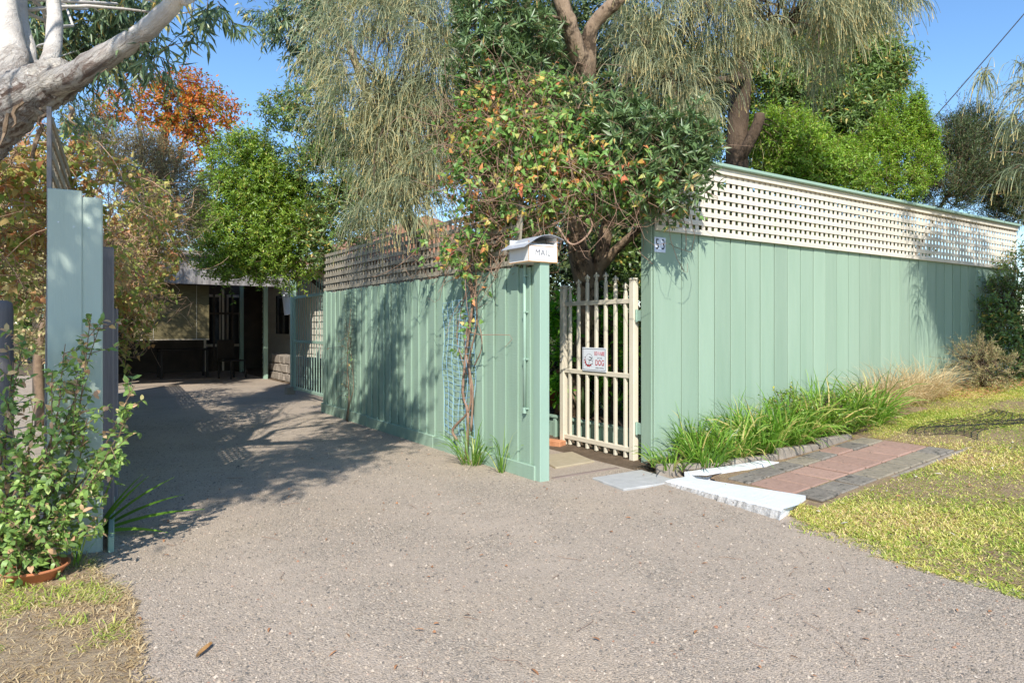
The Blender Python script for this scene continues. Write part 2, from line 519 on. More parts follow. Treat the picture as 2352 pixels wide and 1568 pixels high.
def mesh_np(name, V, T, mat, tint=None, smooth=False):
    """triangle soup from numpy arrays"""
    me = bpy.data.meshes.new(name)
    V = np.ascontiguousarray(V, np.float32); T = np.ascontiguousarray(T, np.int32)
    me.vertices.add(len(V)); me.vertices.foreach_set('co', V.ravel())
    k = T.shape[1]
    me.loops.add(T.size); me.loops.foreach_set('vertex_index', T.ravel())
    me.polygons.add(len(T)); me.polygons.foreach_set('loop_start', np.arange(0, T.size, k, dtype=np.int32))
    if smooth:
        me.polygons.foreach_set('use_smooth', np.ones(len(T), bool))
    me.materials.append(M[mat])
    if tint is not None:
        at_ = me.attributes.new('tint', 'FLOAT', 'POINT')
        at_.data.foreach_set('value', np.ascontiguousarray(tint, np.float32))
    me.update(calc_edges=True)
    return me

def unit(v):
    return v / (np.linalg.norm(v, axis=-1, keepdims=True) + 1e-9)

def wob(P, s=1.0, seed=0):
    """cheap smooth 3-D noise, about -1..1"""
    r = np.random.default_rng(seed)
    out = np.zeros(len(P))
    for k in range(5):
        d = r.normal(size=3) * s * (1 + .6 * k)
        out += np.sin(P @ d + r.uniform(0, 6.28)) / (1 + .35 * k)
    return out / 2.2

OVAL = (np.array([[0, 0], [.28, .42], [.28, -.42], [.66, .40], [.66, -.40], [1, 0]]),
        np.array([[0, 2, 1], [1, 2, 4], [1, 4, 3], [3, 4, 5]]))
LANCE = (np.array([[0, 0], [.42, .5], [.42, -.5], [1, 0]]), np.array([[0, 3, 1], [0, 2, 3]]))
HEART = (np.array([[0, 0], [.12, .46], [.12, -.46], [.5, .33], [.5, -.33], [1, 0]]),
         np.array([[0, 2, 1], [1, 2, 4], [1, 4, 3], [3, 4, 5]]))

def leaves(P, D, NR, L, Wd, shape=LANCE, fold=.12, curl=.15):
    """leaf soup: base points, directions, normals"""
    t, tri = shape
    k = len(t)
    D = unit(D)
    NR = unit(NR - D * np.sum(NR * D, 1, keepdims=True))
    S = np.cross(D, NR)
    L = np.broadcast_to(L, (len(P),)); Wd = np.broadcast_to(Wd, (len(P),))
    x = t[:, 0][None, :, None]; y = t[:, 1][None, :, None]
    V = (P[:, None, :] + D[:, None, :] * (x * L[:, None, None]) + S[:, None, :] * (y * Wd[:, None, None])
         + NR[:, None, :] * (np.abs(y) * fold * 2 * Wd[:, None, None] - curl * x * x * L[:, None, None]))
    T = tri[None, :, :] + (np.arange(len(P)) * k)[:, None, None]
    return V.reshape(-1, 3), T.reshape(-1, 3), k

def blob(u, v, ru, rv, Y, dy=None, w=1.0):
    """ellipsoid of foliage standing at distance Y where the photograph shows it"""
    c = at(u, v, Y)
    rx, rz = ru * Y / F, rv * Y / F
    return (c, np.array([rx, dy if dy else (rx + rz) / 2, rz]), w)

def sample(blobs, n, shell=(.35, 1.0), r=rng, gap=.15, gs=2.2, seed=1):
    vol = np.array([b[2] * (b[1].prod() ** (2 / 3)) for b in blobs])
    idx = r.choice(len(blobs), n, p=vol / vol.sum())
    C = np.array([b[0] for b in blobs])[idx]; S = np.array([b[1] for b in blobs])[idx]
    d = unit(r.normal(size=(n, 3)))
    rad = (shell[0] ** 3 + (shell[1] ** 3 - shell[0] ** 3) * r.random(n)) ** (1 / 3)
    P = C + d * S * rad[:, None]
    P += wob(P, 2.9, seed)[:, None] * d * S * .25          # uneven outline
    keep = wob(P, gs, seed + 7) > -1.0 + 2 * gap - r.random(n) * .25
    O = unit(d / S)
    return P[keep], O[keep]

def twigs(P, D, Ln, r0, mat='twig', name='twigs'):
    """thin three-sided sticks from P along D"""
    D = unit(D)
    a = unit(np.cross(D, rng.normal(size=D.shape))); b = np.cross(D, a)
    V = []
    for e, r in ((0, r0), (1, r0 * .4)):
        for k in range(3):
            t = 2.094 * k
            V.append(P + D * (Ln * e)[:, None] + r * (math.cos(t) * a + math.sin(t) * b))
    V = np.stack(V, 1)
    T = np.array([[0, 1, 4], [0, 4, 3], [1, 2, 5], [1, 5, 4], [2, 0, 3], [2, 3, 5]])
    T = T[None] + (np.arange(len(P)) * 6)[:, None, None]
    return V.reshape(-1, 3), T.reshape(-1, 3)

def sprays(P, O, K, L, ll, lw, up=.35, out=.7, jit=.6, spread=.9, shape=LANCE, droop=0.0, tint=(0, 1), tip=False, fold=.12, curl=.15, flat=.7):
    """twigs with K leaves each; returns leaf arrays and twig arrays"""
    n = len(P)
    D = unit(O * out + np.array([0, 0, up]) + rng.normal(size=(n, 3)) * jit * .6)
    Ln = L * rng.uniform(.6, 1.25, n)
    Ln *= np.where(rng.random(n) < .14, rng.uniform(1.5, 2.3, n), 1.0)        # some shoots stick out
    t = (np.tile(np.linspace(.15, 1, K), (n, 1)) + rng.uniform(-.08, .08, (n, K))) if not tip else rng.uniform(.82, 1.0, (n, K))
    base = P[:, None, :] + D[:, None, :] * (t * Ln[:, None])[:, :, None]
    ang = (np.arange(K) * 2.4)[None, :] + rng.uniform(0, 6.28, (n, 1)) + rng.uniform(-.4, .4, (n, K))
    a = unit(np.cross(D, rng.normal(size=D.shape))); b = np.cross(D, a)
    side = np.cos(ang)[:, :, None] * a[:, None, :] + np.sin(ang)[:, :, None] * b[:, None, :]
    ld = D[:, None, :] * (1 - spread * .55) + side * spread + np.array([0, 0, -droop]) + rng.normal(size=(n, K, 3)) * .18
    nr = np.array([0, 0, flat]) + O[:, None, :] * .35 + D[:, None, :] * .45 + rng.normal(size=(n, K, 3)) * .45
    m = n * K
    cl = np.repeat(rng.uniform(-.18, .18, n), K)
    V, T, k = leaves(base.reshape(m, 3), ld.reshape(m, 3), nr.reshape(m, 3),
                     ll * rng.uniform(.65, 1.25, m), lw * rng.uniform(.7, 1.25, m), shape, fold, curl)
    ti = np.clip(rng.uniform(tint[0], tint[1], m) + cl, 0, 1)
    return (V, T, np.repeat(ti, k)), twigs(P, D, Ln * .95, .003)

def join(*sets):
    V, T, ti, k = [], [], [], 0
    for s in sets:
        V.append(s[0]); T.append(s[1] + k); k += len(s[0])
        if len(s) > 2: ti.append(s[2])
    return np.concatenate(V), np.concatenate(T), (np.concatenate(ti) if ti else None)

def curve(p, q, n=7, sag=0.0, jit=.08):
    """a bent line from p to q"""
    p, q = np.asarray(p, float), np.asarray(q, float)
    t = np.linspace(0, 1, n)[:, None]
    L = np.linalg.norm(q - p)
    off = rng.normal(size=3) * jit * L
    off2 = rng.normal(size=3) * jit * L * .6
    c = p + (q - p) * t + off * np.sin(math.pi * t) + off2 * np.sin(2 * math.pi * t)
    c[:, 2] += sag * L * np.sin(math.pi * t[:, 0])
    return c

def smooth_path(pts, n=24):
    pts = np.asarray(pts, float)
    m = len(pts)
    P = np.vstack([2 * pts[0] - pts[1], pts, 2 * pts[-1] - pts[-2]])
    out = []
    for i in range(m - 1):
        p0, p1, p2, p3 = P[i:i + 4]
        for t in np.linspace(0, 1, max(2, n // (m - 1)), endpoint=False):
            out.append(.5 * ((2 * p1) + (-p0 + p2) * t + (2 * p0 - 5 * p1 + 4 * p2 - p3) * t * t + (-p0 + 3 * p1 - 3 * p2 + p3) * t ** 3))
    out.append(pts[-1])
    return np.array(out)

def limb(mb, pts, r0, r1, n=8, steps=18, lump=.06):
    c = smooth_path(pts, steps)
    r = np.linspace(r0, r1, len(c)) * (1 + lump * rng.normal(size=len(c)))
    mb.tube(c, r, n)
    return c

def plant(name, label, cat, base, group=None):
    return thing(name, label, cat, base, 0, group)

def rel(V, base):
    return V - np.asarray(base, float)

def make_tree(name, label, trunk, blobs, n, K, L, ll, lw, mat, bark='bark_brown', sides=8, branches=26, br=.02, shell=(.35, 1.0),
              gap=.15, cat='tree', group=None, seed=1, extra=None, bstart=None, **kw):
    """trunk: list of (points, r0, r1); crown: leafy twigs through the blobs, with branches leading to them"""
    base = np.asarray(trunk[0][0][0], float)
    root = plant(name, label, cat, base, group)
    mb = MB()
    ends = []
    for pts, r0, r1 in trunk:
        c = limb(mb, pts, r0, r1, sides)
        ends += [c[int(len(c) * f)] for f in (.55, .7, .85, .99)]
    ends = np.array(ends if bstart is None else bstart)
    vol = np.array([b[2] * b[1].prod() ** (2 / 3) for b in blobs])
    for i in rng.choice(len(blobs), branches, p=vol / vol.sum()):
        c, s, _ = blobs[i]
        q = c + unit(rng.normal(size=3)) * s * rng.uniform(.3, .9)
        p = ends[np.argmin(np.linalg.norm(ends - q, axis=1) + rng.uniform(0, .5, len(ends)))]
        cc = curve(p, q, 8, .06, .09)
        mb.tube(cc, np.linspace(br, br * .25, len(cc)), 5)
    P, O = sample(blobs, n, shell, rng, gap, seed=seed)
    lf, tw = sprays(P, O, K, L, ll, lw, **kw)
    mb.v = [tuple(np.array(p) - base) for p in mb.v]
    wood = mb.mesh('trunk', bark, True)
    part('trunk', wood, root)
    sets = [lf] + (extra or [])
    V, T, ti = join(*sets)
    part('crown', mesh_np('crown', rel(V, base), T, mat, ti), root)
    part('twigs', mesh_np('twigs', rel(tw[0], base), tw[1], 'twig'), root, kind='stuff')
    return root

def text_mesh(txt, size, mat, depth=.0006, align='CENTER', space=1.0):
    cu = bpy.data.curves.new('lettering', 'FONT')
    cu.body = txt; cu.size = size; cu.extrude = depth; cu.align_x = align; cu.align_y = 'CENTER'
    cu.space_character = space; cu.resolution_u = 3
    o = bpy.data.objects.new('lettering', cu)
    COL.objects.link(o)
    bpy.context.view_layer.update()
    me = bpy.data.meshes.new_from_object(o.evaluated_get(bpy.context.evaluated_depsgraph_get()))
    bpy.data.objects.remove(o)
    me.materials.clear()
    me.materials.append(M[mat])
    return me

# ================================================================ THE SETTING
def grid_sheet(name, As, Bs, fn, mat):
    """sheet over local (a, b); fn(a, b) -> z; As is an array or a function of b"""
    V, Fc = [], []
    for b in Bs:
        row = As(b) if callable(As) else As
        for a in row:
            V.append(W(a, b, float(fn(a, b))))
    n = len(row)
    for i in range(len(Bs) - 1):
        for j in range(n - 1):
            Fc.append((i * n + j, i * n + j + 1, (i + 1) * n + j + 1, (i + 1) * n + j))
    o = part(name, MB().add(V, Fc).mesh(name, mat, True))
    o['kind'] = 'structure'
    return o

far = np.concatenate([-np.geomspace(12, 160, 12)[::-1], np.linspace(-10, 12, 23), np.geomspace(13, 160, 14)])
grid_sheet('ground', far, far, lambda a, b: min(hgt(a), .75) - .03, 'soil')

def edge_noise(x, s=1.0, seed=0):
    return float(wob(np.array([[x * s, seed * 1.7, .3]]), 3.0, seed)[0])

# gravel driveway
grid_sheet('driveway', lambda b: np.concatenate([np.linspace(-7.0, .5, 16), np.linspace(.75, 2.4, 7)]), np.linspace(-12, 17, 60),
           lambda a, b: hgt(a) * .5 + .004 if b < -.4 else .004 + .0 * a, 'gravel')

def lawn_edge(b):
    pts = [(-12, 5.0), (-7, 1.6), (-4.6, .55), (-3.6, .47), (-3.17, .45), (-2.69, .47), (-2.12, .62), (-1.78, .76), (-1.68, 1.0), (0, 1.0)]
    base = np.interp(b, [p[0] for p in pts], [p[1] for p in pts])
    return base + .06 * edge_noise(b, 1.4, 3) + .03 * edge_noise(b, 4.5, 5)

lb = np.concatenate([np.linspace(-12, -4.5, 12), np.linspace(-4.4, -.16, 90)])
grid_sheet('lawn', lambda b: lawn_edge(b) + np.concatenate([[0, .04, .1, .2, .4, .7], np.linspace(1.1, 14, 26)]), lb,
           lambda a, b: hgt(a) + (.008 if a > lawn_edge(b) + .02 else -.01) + .008 * math.sin(3 * a + 2 * b), 'lawn_soil')

# dry verge left of the driveway
def verge_edge(b):
    pts = [(-6, -3.0), (-1.9, -3.02), (-1.0, -2.98), (-.35, -3.1), (.2, -3.22)]
    return np.interp(b, [p[0] for p in pts], [p[1] for p in pts]) + .06 * edge_noise(b, 2.0, 9) + .03 * edge_noise(b, 6, 11)
grid_sheet('verge', lambda b: verge_edge(b) - np.concatenate([[0, .04, .1, .2, .4], np.linspace(.8, 14, 12)]), np.linspace(-6, .2, 60)[::-1],
           lambda a, b: (.012 if a < verge_edge(b) - .03 else .0) + .006 * math.sin(9 * a + 5 * b), 'straw_soil')

# garden bed at the foot of the street fence
grid_sheet('garden_bed', np.linspace(1.0, 3.4, 20), np.linspace(-.86, -.12, 6),
           lambda a, b: hgt(a) + .025 + .012 * math.sin(5 * a + 9 * b) * (b > -.84) + (.0 if a < 4.6 else .02), 'soil')

# ================================================================ STREET FENCE (green boards, cream lattice)
FB = -.143                      # line of the street fence
fence_a0 = 1.143
FL = 7.75
top_z = 2.155
root = thing('board_fence', 'tall sage green board fence with cream lattice top, right of the gate', 'fence', W(fence_a0, FB), TH)
bw = .232
for i in range(34):
    x0 = .13 + i * bw if i else .0
    x1 = .13 + (i + 1) * bw
    wdt = x1 - x0 - .004
    g0 = float(hgt(fence_a0 + x0)) - .05
    z1 = top_z
    me_h = round(z1 - g0, 2)
    o = part('fence_board', bar(wdt - .009 if i == 0 else bw - .013, .022, 2.25, 'green_paint', .004), root,
             ((x0 + x1) / 2, .012 + rng.uniform(-.002, .002), z1 - 2.25 + rng.uniform(-.004, .002)), (0, 0, rng.normal() * .004))
    if x1 > FL: break
part('end_post', MB().cbox(-.004, .10, .024, .16, -.05, top_z + .62, .006).mesh('end_post', 'green_paint'), root)
part('backing_board', MB().box(.1, FL, .0245, .0258, .02, top_z - .05).mesh('backing_board', 'green_paint'), root)
for zz in (.5, 1.3, 2.05):
    part('rail', MB().cbox(.1, FL, .026, .07, zz, zz + .09, .004).mesh('rail', 'green_paint'), root)
# lattice
pitch, sw = .0885, .046
lat0, latz = .03, top_z - .035
nv = int((FL - lat0) / pitch)
for i in range(nv + 1):
    part('lattice_slat', bar(sw, .008, .66, 'cream_lattice', .0015), root, (lat0 + i * pitch, -.006, latz))
for sec in ((.0, 3.05), (3.052, 5.4), (5.402, FL)):
    L_ = sec[1] - sec[0]
    for k in range(8):
        z_ = latz + k * .0885
        part('lattice_slat', bar(L_ - .002, .009, sw, 'cream_lattice', .0015), root, ((sec[0] + sec[1]) / 2, -.0155, z_))
    part('lattice_moulding', bar(L_ - .002, .016, .058, 'cream_lattice', .003), root, ((sec[0] + sec[1]) / 2, -.028, latz + .605))
    part('lattice_moulding', bar(L_ - .002, .013, .05, 'cream_lattice', .003), root, ((sec[0] + sec[1]) / 2, -.0275, latz - .004))
    part('lattice_backing', bar(L_ - .002, .012, .09, 'cream_lattice', .002), root, ((sec[0] + sec[1]) / 2, .006, latz + .575))
part('cap_rail', MB().cbox(-.01, FL + .02, -.075, .075, latz + .665, latz + .70, .006).mesh('cap_rail', 'green_smooth'), root)

# house number plate
pr = thing('number_plate', 'small white house number plate reading 53 at the fence end', 'sign', W(fence_a0 + .055, FB - .004, 1.925), TH)
part('plate', MB().cbox(-.055, .085, -.006, 0, 0, .135, .002).mesh('plate', 'plate_white'), pr)
for ch, x in (('5', -.022), ('3', .052)):
    part('numeral', text_mesh(ch, .135, 'dark_ink', .0008), pr, (x, -.0075, .068), (R(90), 0, 0), scale=(.72, 1.0, 1.0))

# ================================================================ DRIVEWAY FENCE (lapped palings)
DF = 5.43
root = thing('paling_fence', 'sage green lapped paling fence with weathered lattice along the driveway', 'fence', W(0, 0), TH)
pal = [bar(.018, .112, 1.70, 'green_sawn', .003), bar(.018, .104, 1.70, 'green_sawn', .003), bar(.016, .116, 1.70, 'green_sawn', .003)]
y, i = .055, 0
while y < DF - .02:
    proud = i % 2
    me = pal[(i * 7) % 3]
    part('paling', me, root, (-.012 - (.019 if proud else 0), y, .06 + rng.uniform(-.012, .012)), (rng.normal() * .002, rng.normal() * .002, rng.normal() * .01))
    y += .0955; i += 1
for k in range(3):
    y0, y1 = .01 + k * DF / 3, (k + 1) * DF / 3
    part('plinth_board', bar(.028, y1 - y0, .15, 'green_sawn', .006), root, (-.048, (y0 + y1) / 2, -.03 + .01 * k))
part('end_post', MB().cbox(-.05, .045, -.055, .035, -.02, 1.775, .005).mesh('end_post', 'green_smooth'), root)
part('end_post', MB().cbox(-.0, .09, DF - .04, DF + .05, -.02, 1.80, .005).mesh('end_post', 'green_sawn'), root)
for zz in (.35, 1.45):
    part('rail', MB().cbox(.0, .045, .04, DF, zz, zz + .07, .004).mesh('rail', 'old_wood'), root)
# weathered lattice on top
ya, yb = .42, DF + .05
nn = int((yb - ya) / .098)
for k in range(nn + 1):
    yy = ya + k * .098
    near = max(0, 1 - (yy - ya) / 1.6)
    part('lattice_slat', bar(.009, .042, .60, 'old_wood', .0015), root, (.018, yy, 1.735), (near * .14 + rng.normal() * .01, 0, 0))
for k in range(6):
    part('lattice_slat', bar(.010, yb - ya + .06, .044, 'old_wood', .0015), root,
         (.006, (ya + yb) / 2 - .01 - .012 * k, 1.79 + k * .1), (0, 0, 0))
part('lattice_slat', bar(.02, .045, .50, 'old_wood', .002), root, (.02, ya - .05, 1.80), (.12, 0, 0))

# conduit on the fence
root = thing('conduit_pipe', 'sage green conduit pipe clipped upright to the fence by the letterbox', 'pipe', W(-.06, .15, .55), TH)
part('pipe', MB().tube([(0, 0, 0), (0, 0, 1.22)], .0135, 12).mesh('pipe', 'green_smooth', True), root)
part('end_cap', MB().tube([(0, 0, -.012), (0, 0, .022)], .0165, 12).mesh('end_cap', 'green_smooth'), root)
for z_ in (.02, .43, .82, 1.12):
    part('saddle_clip', MB().tube([(0, 0, z_), (0, 0, z_ + .016)], .0162, 12).box(-.006, .03, -.03, .03, z_ + .002, z_ + .014).mesh('saddle_clip', 'green_smooth'), root)

# letterbox
root = thing('letterbox', 'white metal letterbox with curved grey roof lettered MAIL, on the fence post', 'letterbox', W(-.033, -.07, 1.778), TH)
hw, dp, hb = .143, .275, .125
mb = MB()
mb.box(-hw, hw, 0, dp, 0, .004)                                    # floor
mb.box(-hw, -hw + .004, .004, dp, .004, hb + .03)                  # left side
mb.box(hw - .004, hw, .004, dp, .004, hb + .085)                   # right side with raised cheek
mb.box(-hw + .004, hw - .004, dp - .004, dp, .004, hb + .07)       # back
part('box', mb.mesh('box', 'mail_white'), root)
part('front_panel', MB().cbox(-hw + .001, hw - .001, -.004, .003, .003, hb, .0015).mesh('front_panel', 'mail_white'), root)
part('slot_flap', MB().add([(-hw + .004, .002, hb + .005), (hw - .004, .002, hb + .005), (hw - .004, .05, hb + .03), (-hw + .004, .05, hb + .03),
                            (-hw + .004, .004, hb + .001), (hw - .004, .004, hb + .001), (hw - .004, .052, hb + .026), (-hw + .004, .052, hb + .026)],
                           [(0, 1, 2, 3), (7, 6, 5, 4), (0, 4, 5, 1), (1, 5, 6, 2), (2, 6, 7, 3), (3, 7, 4, 0)]).mesh('slot_flap', 'mail_white'), root)
prof = [(-.205, .105), (-.17, .128), (-.13, .152), (-.09, .177), (-.045, .199), (0, .213), (.05, .219), (.10, .214), (.15, .20), (.195, .183)]
vs, fs = [], []
for x, z in prof:
    vs += [(x, -.028, z), (x, dp + .03, z), (x, -.028, z + .0035), (x, dp + .03, z + .0035)]
for k in range(len(prof) - 1):
    q = 4 * k
    fs += [(q + 2, q + 3, q + 7, q + 6)[::-1], (q, q + 1, q + 5, q + 4), (q, q + 4, q + 6, q + 2), (q + 1, q + 3, q + 7, q + 5)]
q = 4 * (len(prof) - 1)
fs += [(0, 2, 3, 1), (q, q + 1, q + 3, q + 2)]
part('roof', MB().add(vs, fs).mesh('roof', 'mail_roof'), root)
mb = MB()
mb.box(-hw - .0015, -hw + .002, -.0055, -.002, .0, hb + .04).box(-hw - .002, hw + .001, -.006, -.003, -.003, .0025).box(-hw - .0025, -hw, 0, dp, -.003, .003)
mb.box(hw - .003, hw + .001, -.0055, -.002, .0, hb + .08).box(-hw, hw, -.0055, -.003, hb - .001, hb + .003)
part('rusty_seam', mb.mesh('rusty_seam', 'rust'), root, label='rust along the folded seams')
part('lettering', text_mesh('MAIL', .068, 'grey_ink', .0005, space=1.05), root, (-.005, -.0052, .072), (R(90), 0, 0))
part('bracket', MB().cbox(-.02, .06, .01, .1, -.012, -.001, .002).mesh('bracket', 'green_smooth'), root)

# ================================================================ CREAM METAL GATE, standing open
GA = 1.165
gb0, gb1 = .105, 1.215
root = thing('picket_gate', 'cream metal picket gate with spear tops standing open', 'gate', W(GA, gb0, .0), TH)
gw = gb1 - gb0
for y, zt, nm in ((.03, 1.683, 'hinge'), (gw - .03, 1.665, 'latch')):
    po = part('gate_post', MB().cbox(-.031, .031, y - .031, y + .031, .015, zt, .004).mesh('gate_post', 'cream_paint'), root)
    part('post_cap', MB().cbox(-.036, .036, y - .036, y + .036, zt + .001, zt + .028, .009).mesh('post_cap', 'cream_paint'), po)
for z0, z1 in ((1.475, 1.52), (.775, .82), (.085, .13)):
    part('gate_rail', MB().cbox(-.02, .02, .062, gw - .062, z0, z1, .003).mesh('gate_rail', 'cream_paint'), root)
def finial():
    mb = MB()
    mb.lathe([(.0175, 0), (.0175, .012), (.011, .016), (.011, .024), (.016, .028), (.016, .034), (.010, .038), (.012, .055), (.013, .07), (.008, .088), (.002, .098)], 8)
    for s in (-1, 1):
        pts = [(0, s * .004, .036), (0, s * .012, .056), (0, s * .024, .072), (0, s * .034, .066), (0, s * .036, .052), (0, s * .031, .047)]
        mb.tube(pts, [.006, .007, .007, .006, .005, .003], 6)
    mb.tube([(0, -.016, .042), (0, .016, .042)], .006, 6)
    return mb.mesh('finial', 'cream_paint', True)
fin = finial()
ztop = [1.675, 1.75, 1.79, 1.797, 1.785, 1.745, 1.685]
for k in range(7):
    y = .062 + (gw - .124) * (k + .55) / 7.1
    zt = ztop[k] - .095
    pk = part('picket', bar(.030, .030, zt - .025, 'cream_paint', .003), root, (0, y, .025))
    part('finial', fin, pk, (0, 0, zt - .025))
part('latch_plate', MB().cbox(-.037, -.031, gw - .05, gw - .02, .80, .98, .002).mesh('latch_plate', 'cream_paint'), root)
part('latch_ring', MB().tube([(-.04 - .0 * k, gw - .035 + .014 * math.cos(t), .91 + .02 * math.sin(t)) for k, t in enumerate(np.linspace(0, 6.28, 13))], .004, 6).mesh('latch_ring', 'steel', True), root)
for z_ in (.26, 1.30):
    part('hinge', MB().tube([(-.012, -.02, z_), (-.012, -.02, z_ + .12)], .010, 8).box(-.014, .02, -.085, -.001, z_ + .01, z_ + .11).mesh('hinge', 'green_smooth'), root)

# warning sign wired to the gate
ys0, ys1 = b_of_u(1343, GA) - gb0, b_of_u(1398, GA) - gb0
yc, sw_, sh_ = (ys0 + ys1) / 2, abs(ys0 - ys1), .235
root = thing('warning_sign', 'white BEWARE OF THE DOG sign with bulldog head, wired to the gate', 'sign', W(GA - .028, gb0 + yc, .815), TH - R(90))
part('panel', MB().cbox(-sw_ / 2, sw_ / 2, -.003, 0, 0, sh_, .001).mesh('panel', 'sign_white'), root)
mb = MB()
e, t_ = .012, .0035
for x0, x1, z0, z1 in ((-sw_/2+e, sw_/2-e, e, e+t_), (-sw_/2+e, sw_/2-e, sh_-e-t_, sh_-e), (-sw_/2+e, -sw_/2+e+t_, e+t_, sh_-e-t_), (sw_/2-e-t_, sw_/2-e, e+t_, sh_-e-t_)):
    mb.box(x0, x1, -.0042, -.0032, z0, z1)
part('border', mb.mesh('border', 'dark_ink'), root)
k = sw_ / .30
part('lettering', text_mesh('BEWARE', .050, 'red_ink', .0004), root, (.068 * k, -.0038, .176), (R(90), 0, 0), scale=(.66 * k, 1.15, 1))
part('lettering', text_mesh('BEWARE', .046, 'pink_ink', .0004), root, (.068 * k, -.0046, .1762), (R(90), 0, 0), scale=(.68 * k, 1.1, 1))
part('lettering', text_mesh('OF THE', .022, 'grey_ink', .0004), root, (.068 * k, -.0038, .133), (R(90), 0, 0), scale=(.8 * k, 1, 1))
part('lettering', text_mesh('DOG', .072, 'red_ink', .0004, space=.95), root, (.070 * k, -.0038, .085), (R(90), 0, 0), scale=(.68 * k, 1.15, 1))
part('lettering', text_mesh('DOG', .069, 'red_ink', .0004, space=.99), root, (.071 * k, -.0042, .086), (R(90), 0, 0), scale=(.68 * k, 1.12, 1))
part('lettering', text_mesh('ENTER AT OWN RISK', .0145, 'dark_ink', .0004), root, (.070 * k, -.0038, .036), (R(90), 0, 0), scale=(.72 * k, 1, 1))
def flat(poly, mat, y, nm):
    poly = [(x * k - .068 * k, z) for x, z in poly]
    n = len(poly)
    part(nm, MB().add([(x, y - .0004, z) for x, z in poly] + [(x, y, z) for x, z in poly],
                      [tuple(range(n)), tuple(range(n, 2 * n))[::-1]] + [(i, n + i, n + (i + 1) % n, (i + 1) % n) for i in range(n)]).mesh(nm, mat), root)
def ring(cx, cz, rx, rz, n=20, ph=0.0, wob_=0.0):
    return [(cx + rx * (1 + wob_ * math.sin(5 * t)) * math.cos(t + ph), cz + rz * (1 + wob_ * math.cos(4 * t)) * math.sin(t + ph)) for t in np.linspace(0, 2 * math.pi, n, endpoint=False)]
flat(ring(0, .105, .052, .060), 'red_ink', -.0034, 'collar')
for t in np.linspace(R(150), R(330), 8):
    flat([(.050 * math.cos(t - .08), .105 + .058 * math.sin(t - .08)), (.064 * math.cos(t), .105 + .074 * math.sin(t)), (.050 * math.cos(t + .08), .105 + .058 * math.sin(t + .08))], 'dark_ink', -.0034, 'collar_stud')
flat(ring(.006, .117, .050, .056, wob_=.03), 'dark_ink', -.0040, 'dog_outline')
flat(ring(.006, .117, .047, .053, wob_=.03), 'sign_white', -.0046, 'dog_head')
for cx_, cz_, rx, rz in ((-.012, .092, .020, .030), (.030, .088, .022, .020)):
    flat(ring(cx_, cz_, rx, rz), 'dark_ink', -.0052, 'dog_jowl')
    flat(ring(cx_, cz_, rx - .0025, rz - .0025), 'sign_white', -.0058, 'dog_jowl')
flat([(.008, .138), (.034, .130), (.036, .136), (.016, .146)], 'dark_ink', -.0058, 'dog_brow')
flat([(.036, .128), (.047, .131), (.045, .138), (.037, .136)], 'dark_ink', -.0058, 'dog_brow')
flat([(.004, .116), (.014, .112), (.022, .117), (.034, .113), (.044, .118), (.034, .108), (.012, .106)], 'dark_ink', -.0062, 'dog_mouth')
flat(ring(.038, .124, .006, .004, 8), 'dark_ink', -.0062, 'dog_nose')

# ================================================================ PAVING AT THE GATE
def slab(name, label, cat, poly, z, th, mat, c=.006, group=None, tilt=False):
    """a slab with rounded upper edge; poly in local (a, b)"""
    ctr = np.mean(poly, axis=0)
    base = W(ctr[0], ctr[1], z)
    P = [(p[0] - ctr[0], p[1] - ctr[1]) for p in poly]
    n = len(P)
    ins = [(x * (1 - c / max(.05, math.hypot(x, y))), y * (1 - c / max(.05, math.hypot(x, y)))) for x, y in P]
    vs = [(x, y, -.03) for x, y in P] + [(x, y, th - c) for x, y in P] + [(x, y, th) for x, y in ins]
    fs = [tuple(range(2 * n, 3 * n)), tuple(range(n))[::-1]] + [(i + r * n, (i + 1) % n + r * n, (i + 1) % n + (r + 1) * n, i + (r + 1) * n) for r in (0, 1) for i in range(n)]
    o = part(name, MB().add(vs, fs).mesh(name, mat), None, base, (0, -math.atan(.075) if tilt else 0, TH))
    return tag(o, label, cat, group)

def rough(poly, step=.05, amp=.006):
    """outline with a broken edge"""
    out = []
    for i in range(len(poly)):
        p, q = np.array(poly[i]), np.array(poly[(i + 1) % len(poly)])
        m = max(1, int(np.linalg.norm(q - p) / step))
        for t in range(m):
            out.append(p + (q - p) * t / m + (rng.normal(size=2) * amp if t else 0))
    return out

slab('concrete_slab', 'pale grey concrete slab lying in the gravel in front of the gate', 'paving slab',
     rough([(.30, -.65), (.86, -.70), (.91, -.22), (.36, -.22)], .08, .003), 0, .022, 'concrete')
slab('stepping_stone', 'tan square stepping stone just inside the open gate', 'paving slab',
     rough([(.36, .28), (.84, .31), (.96, .79), (.50, .79)], .1, .003), 0, .02, 'tan_paver')
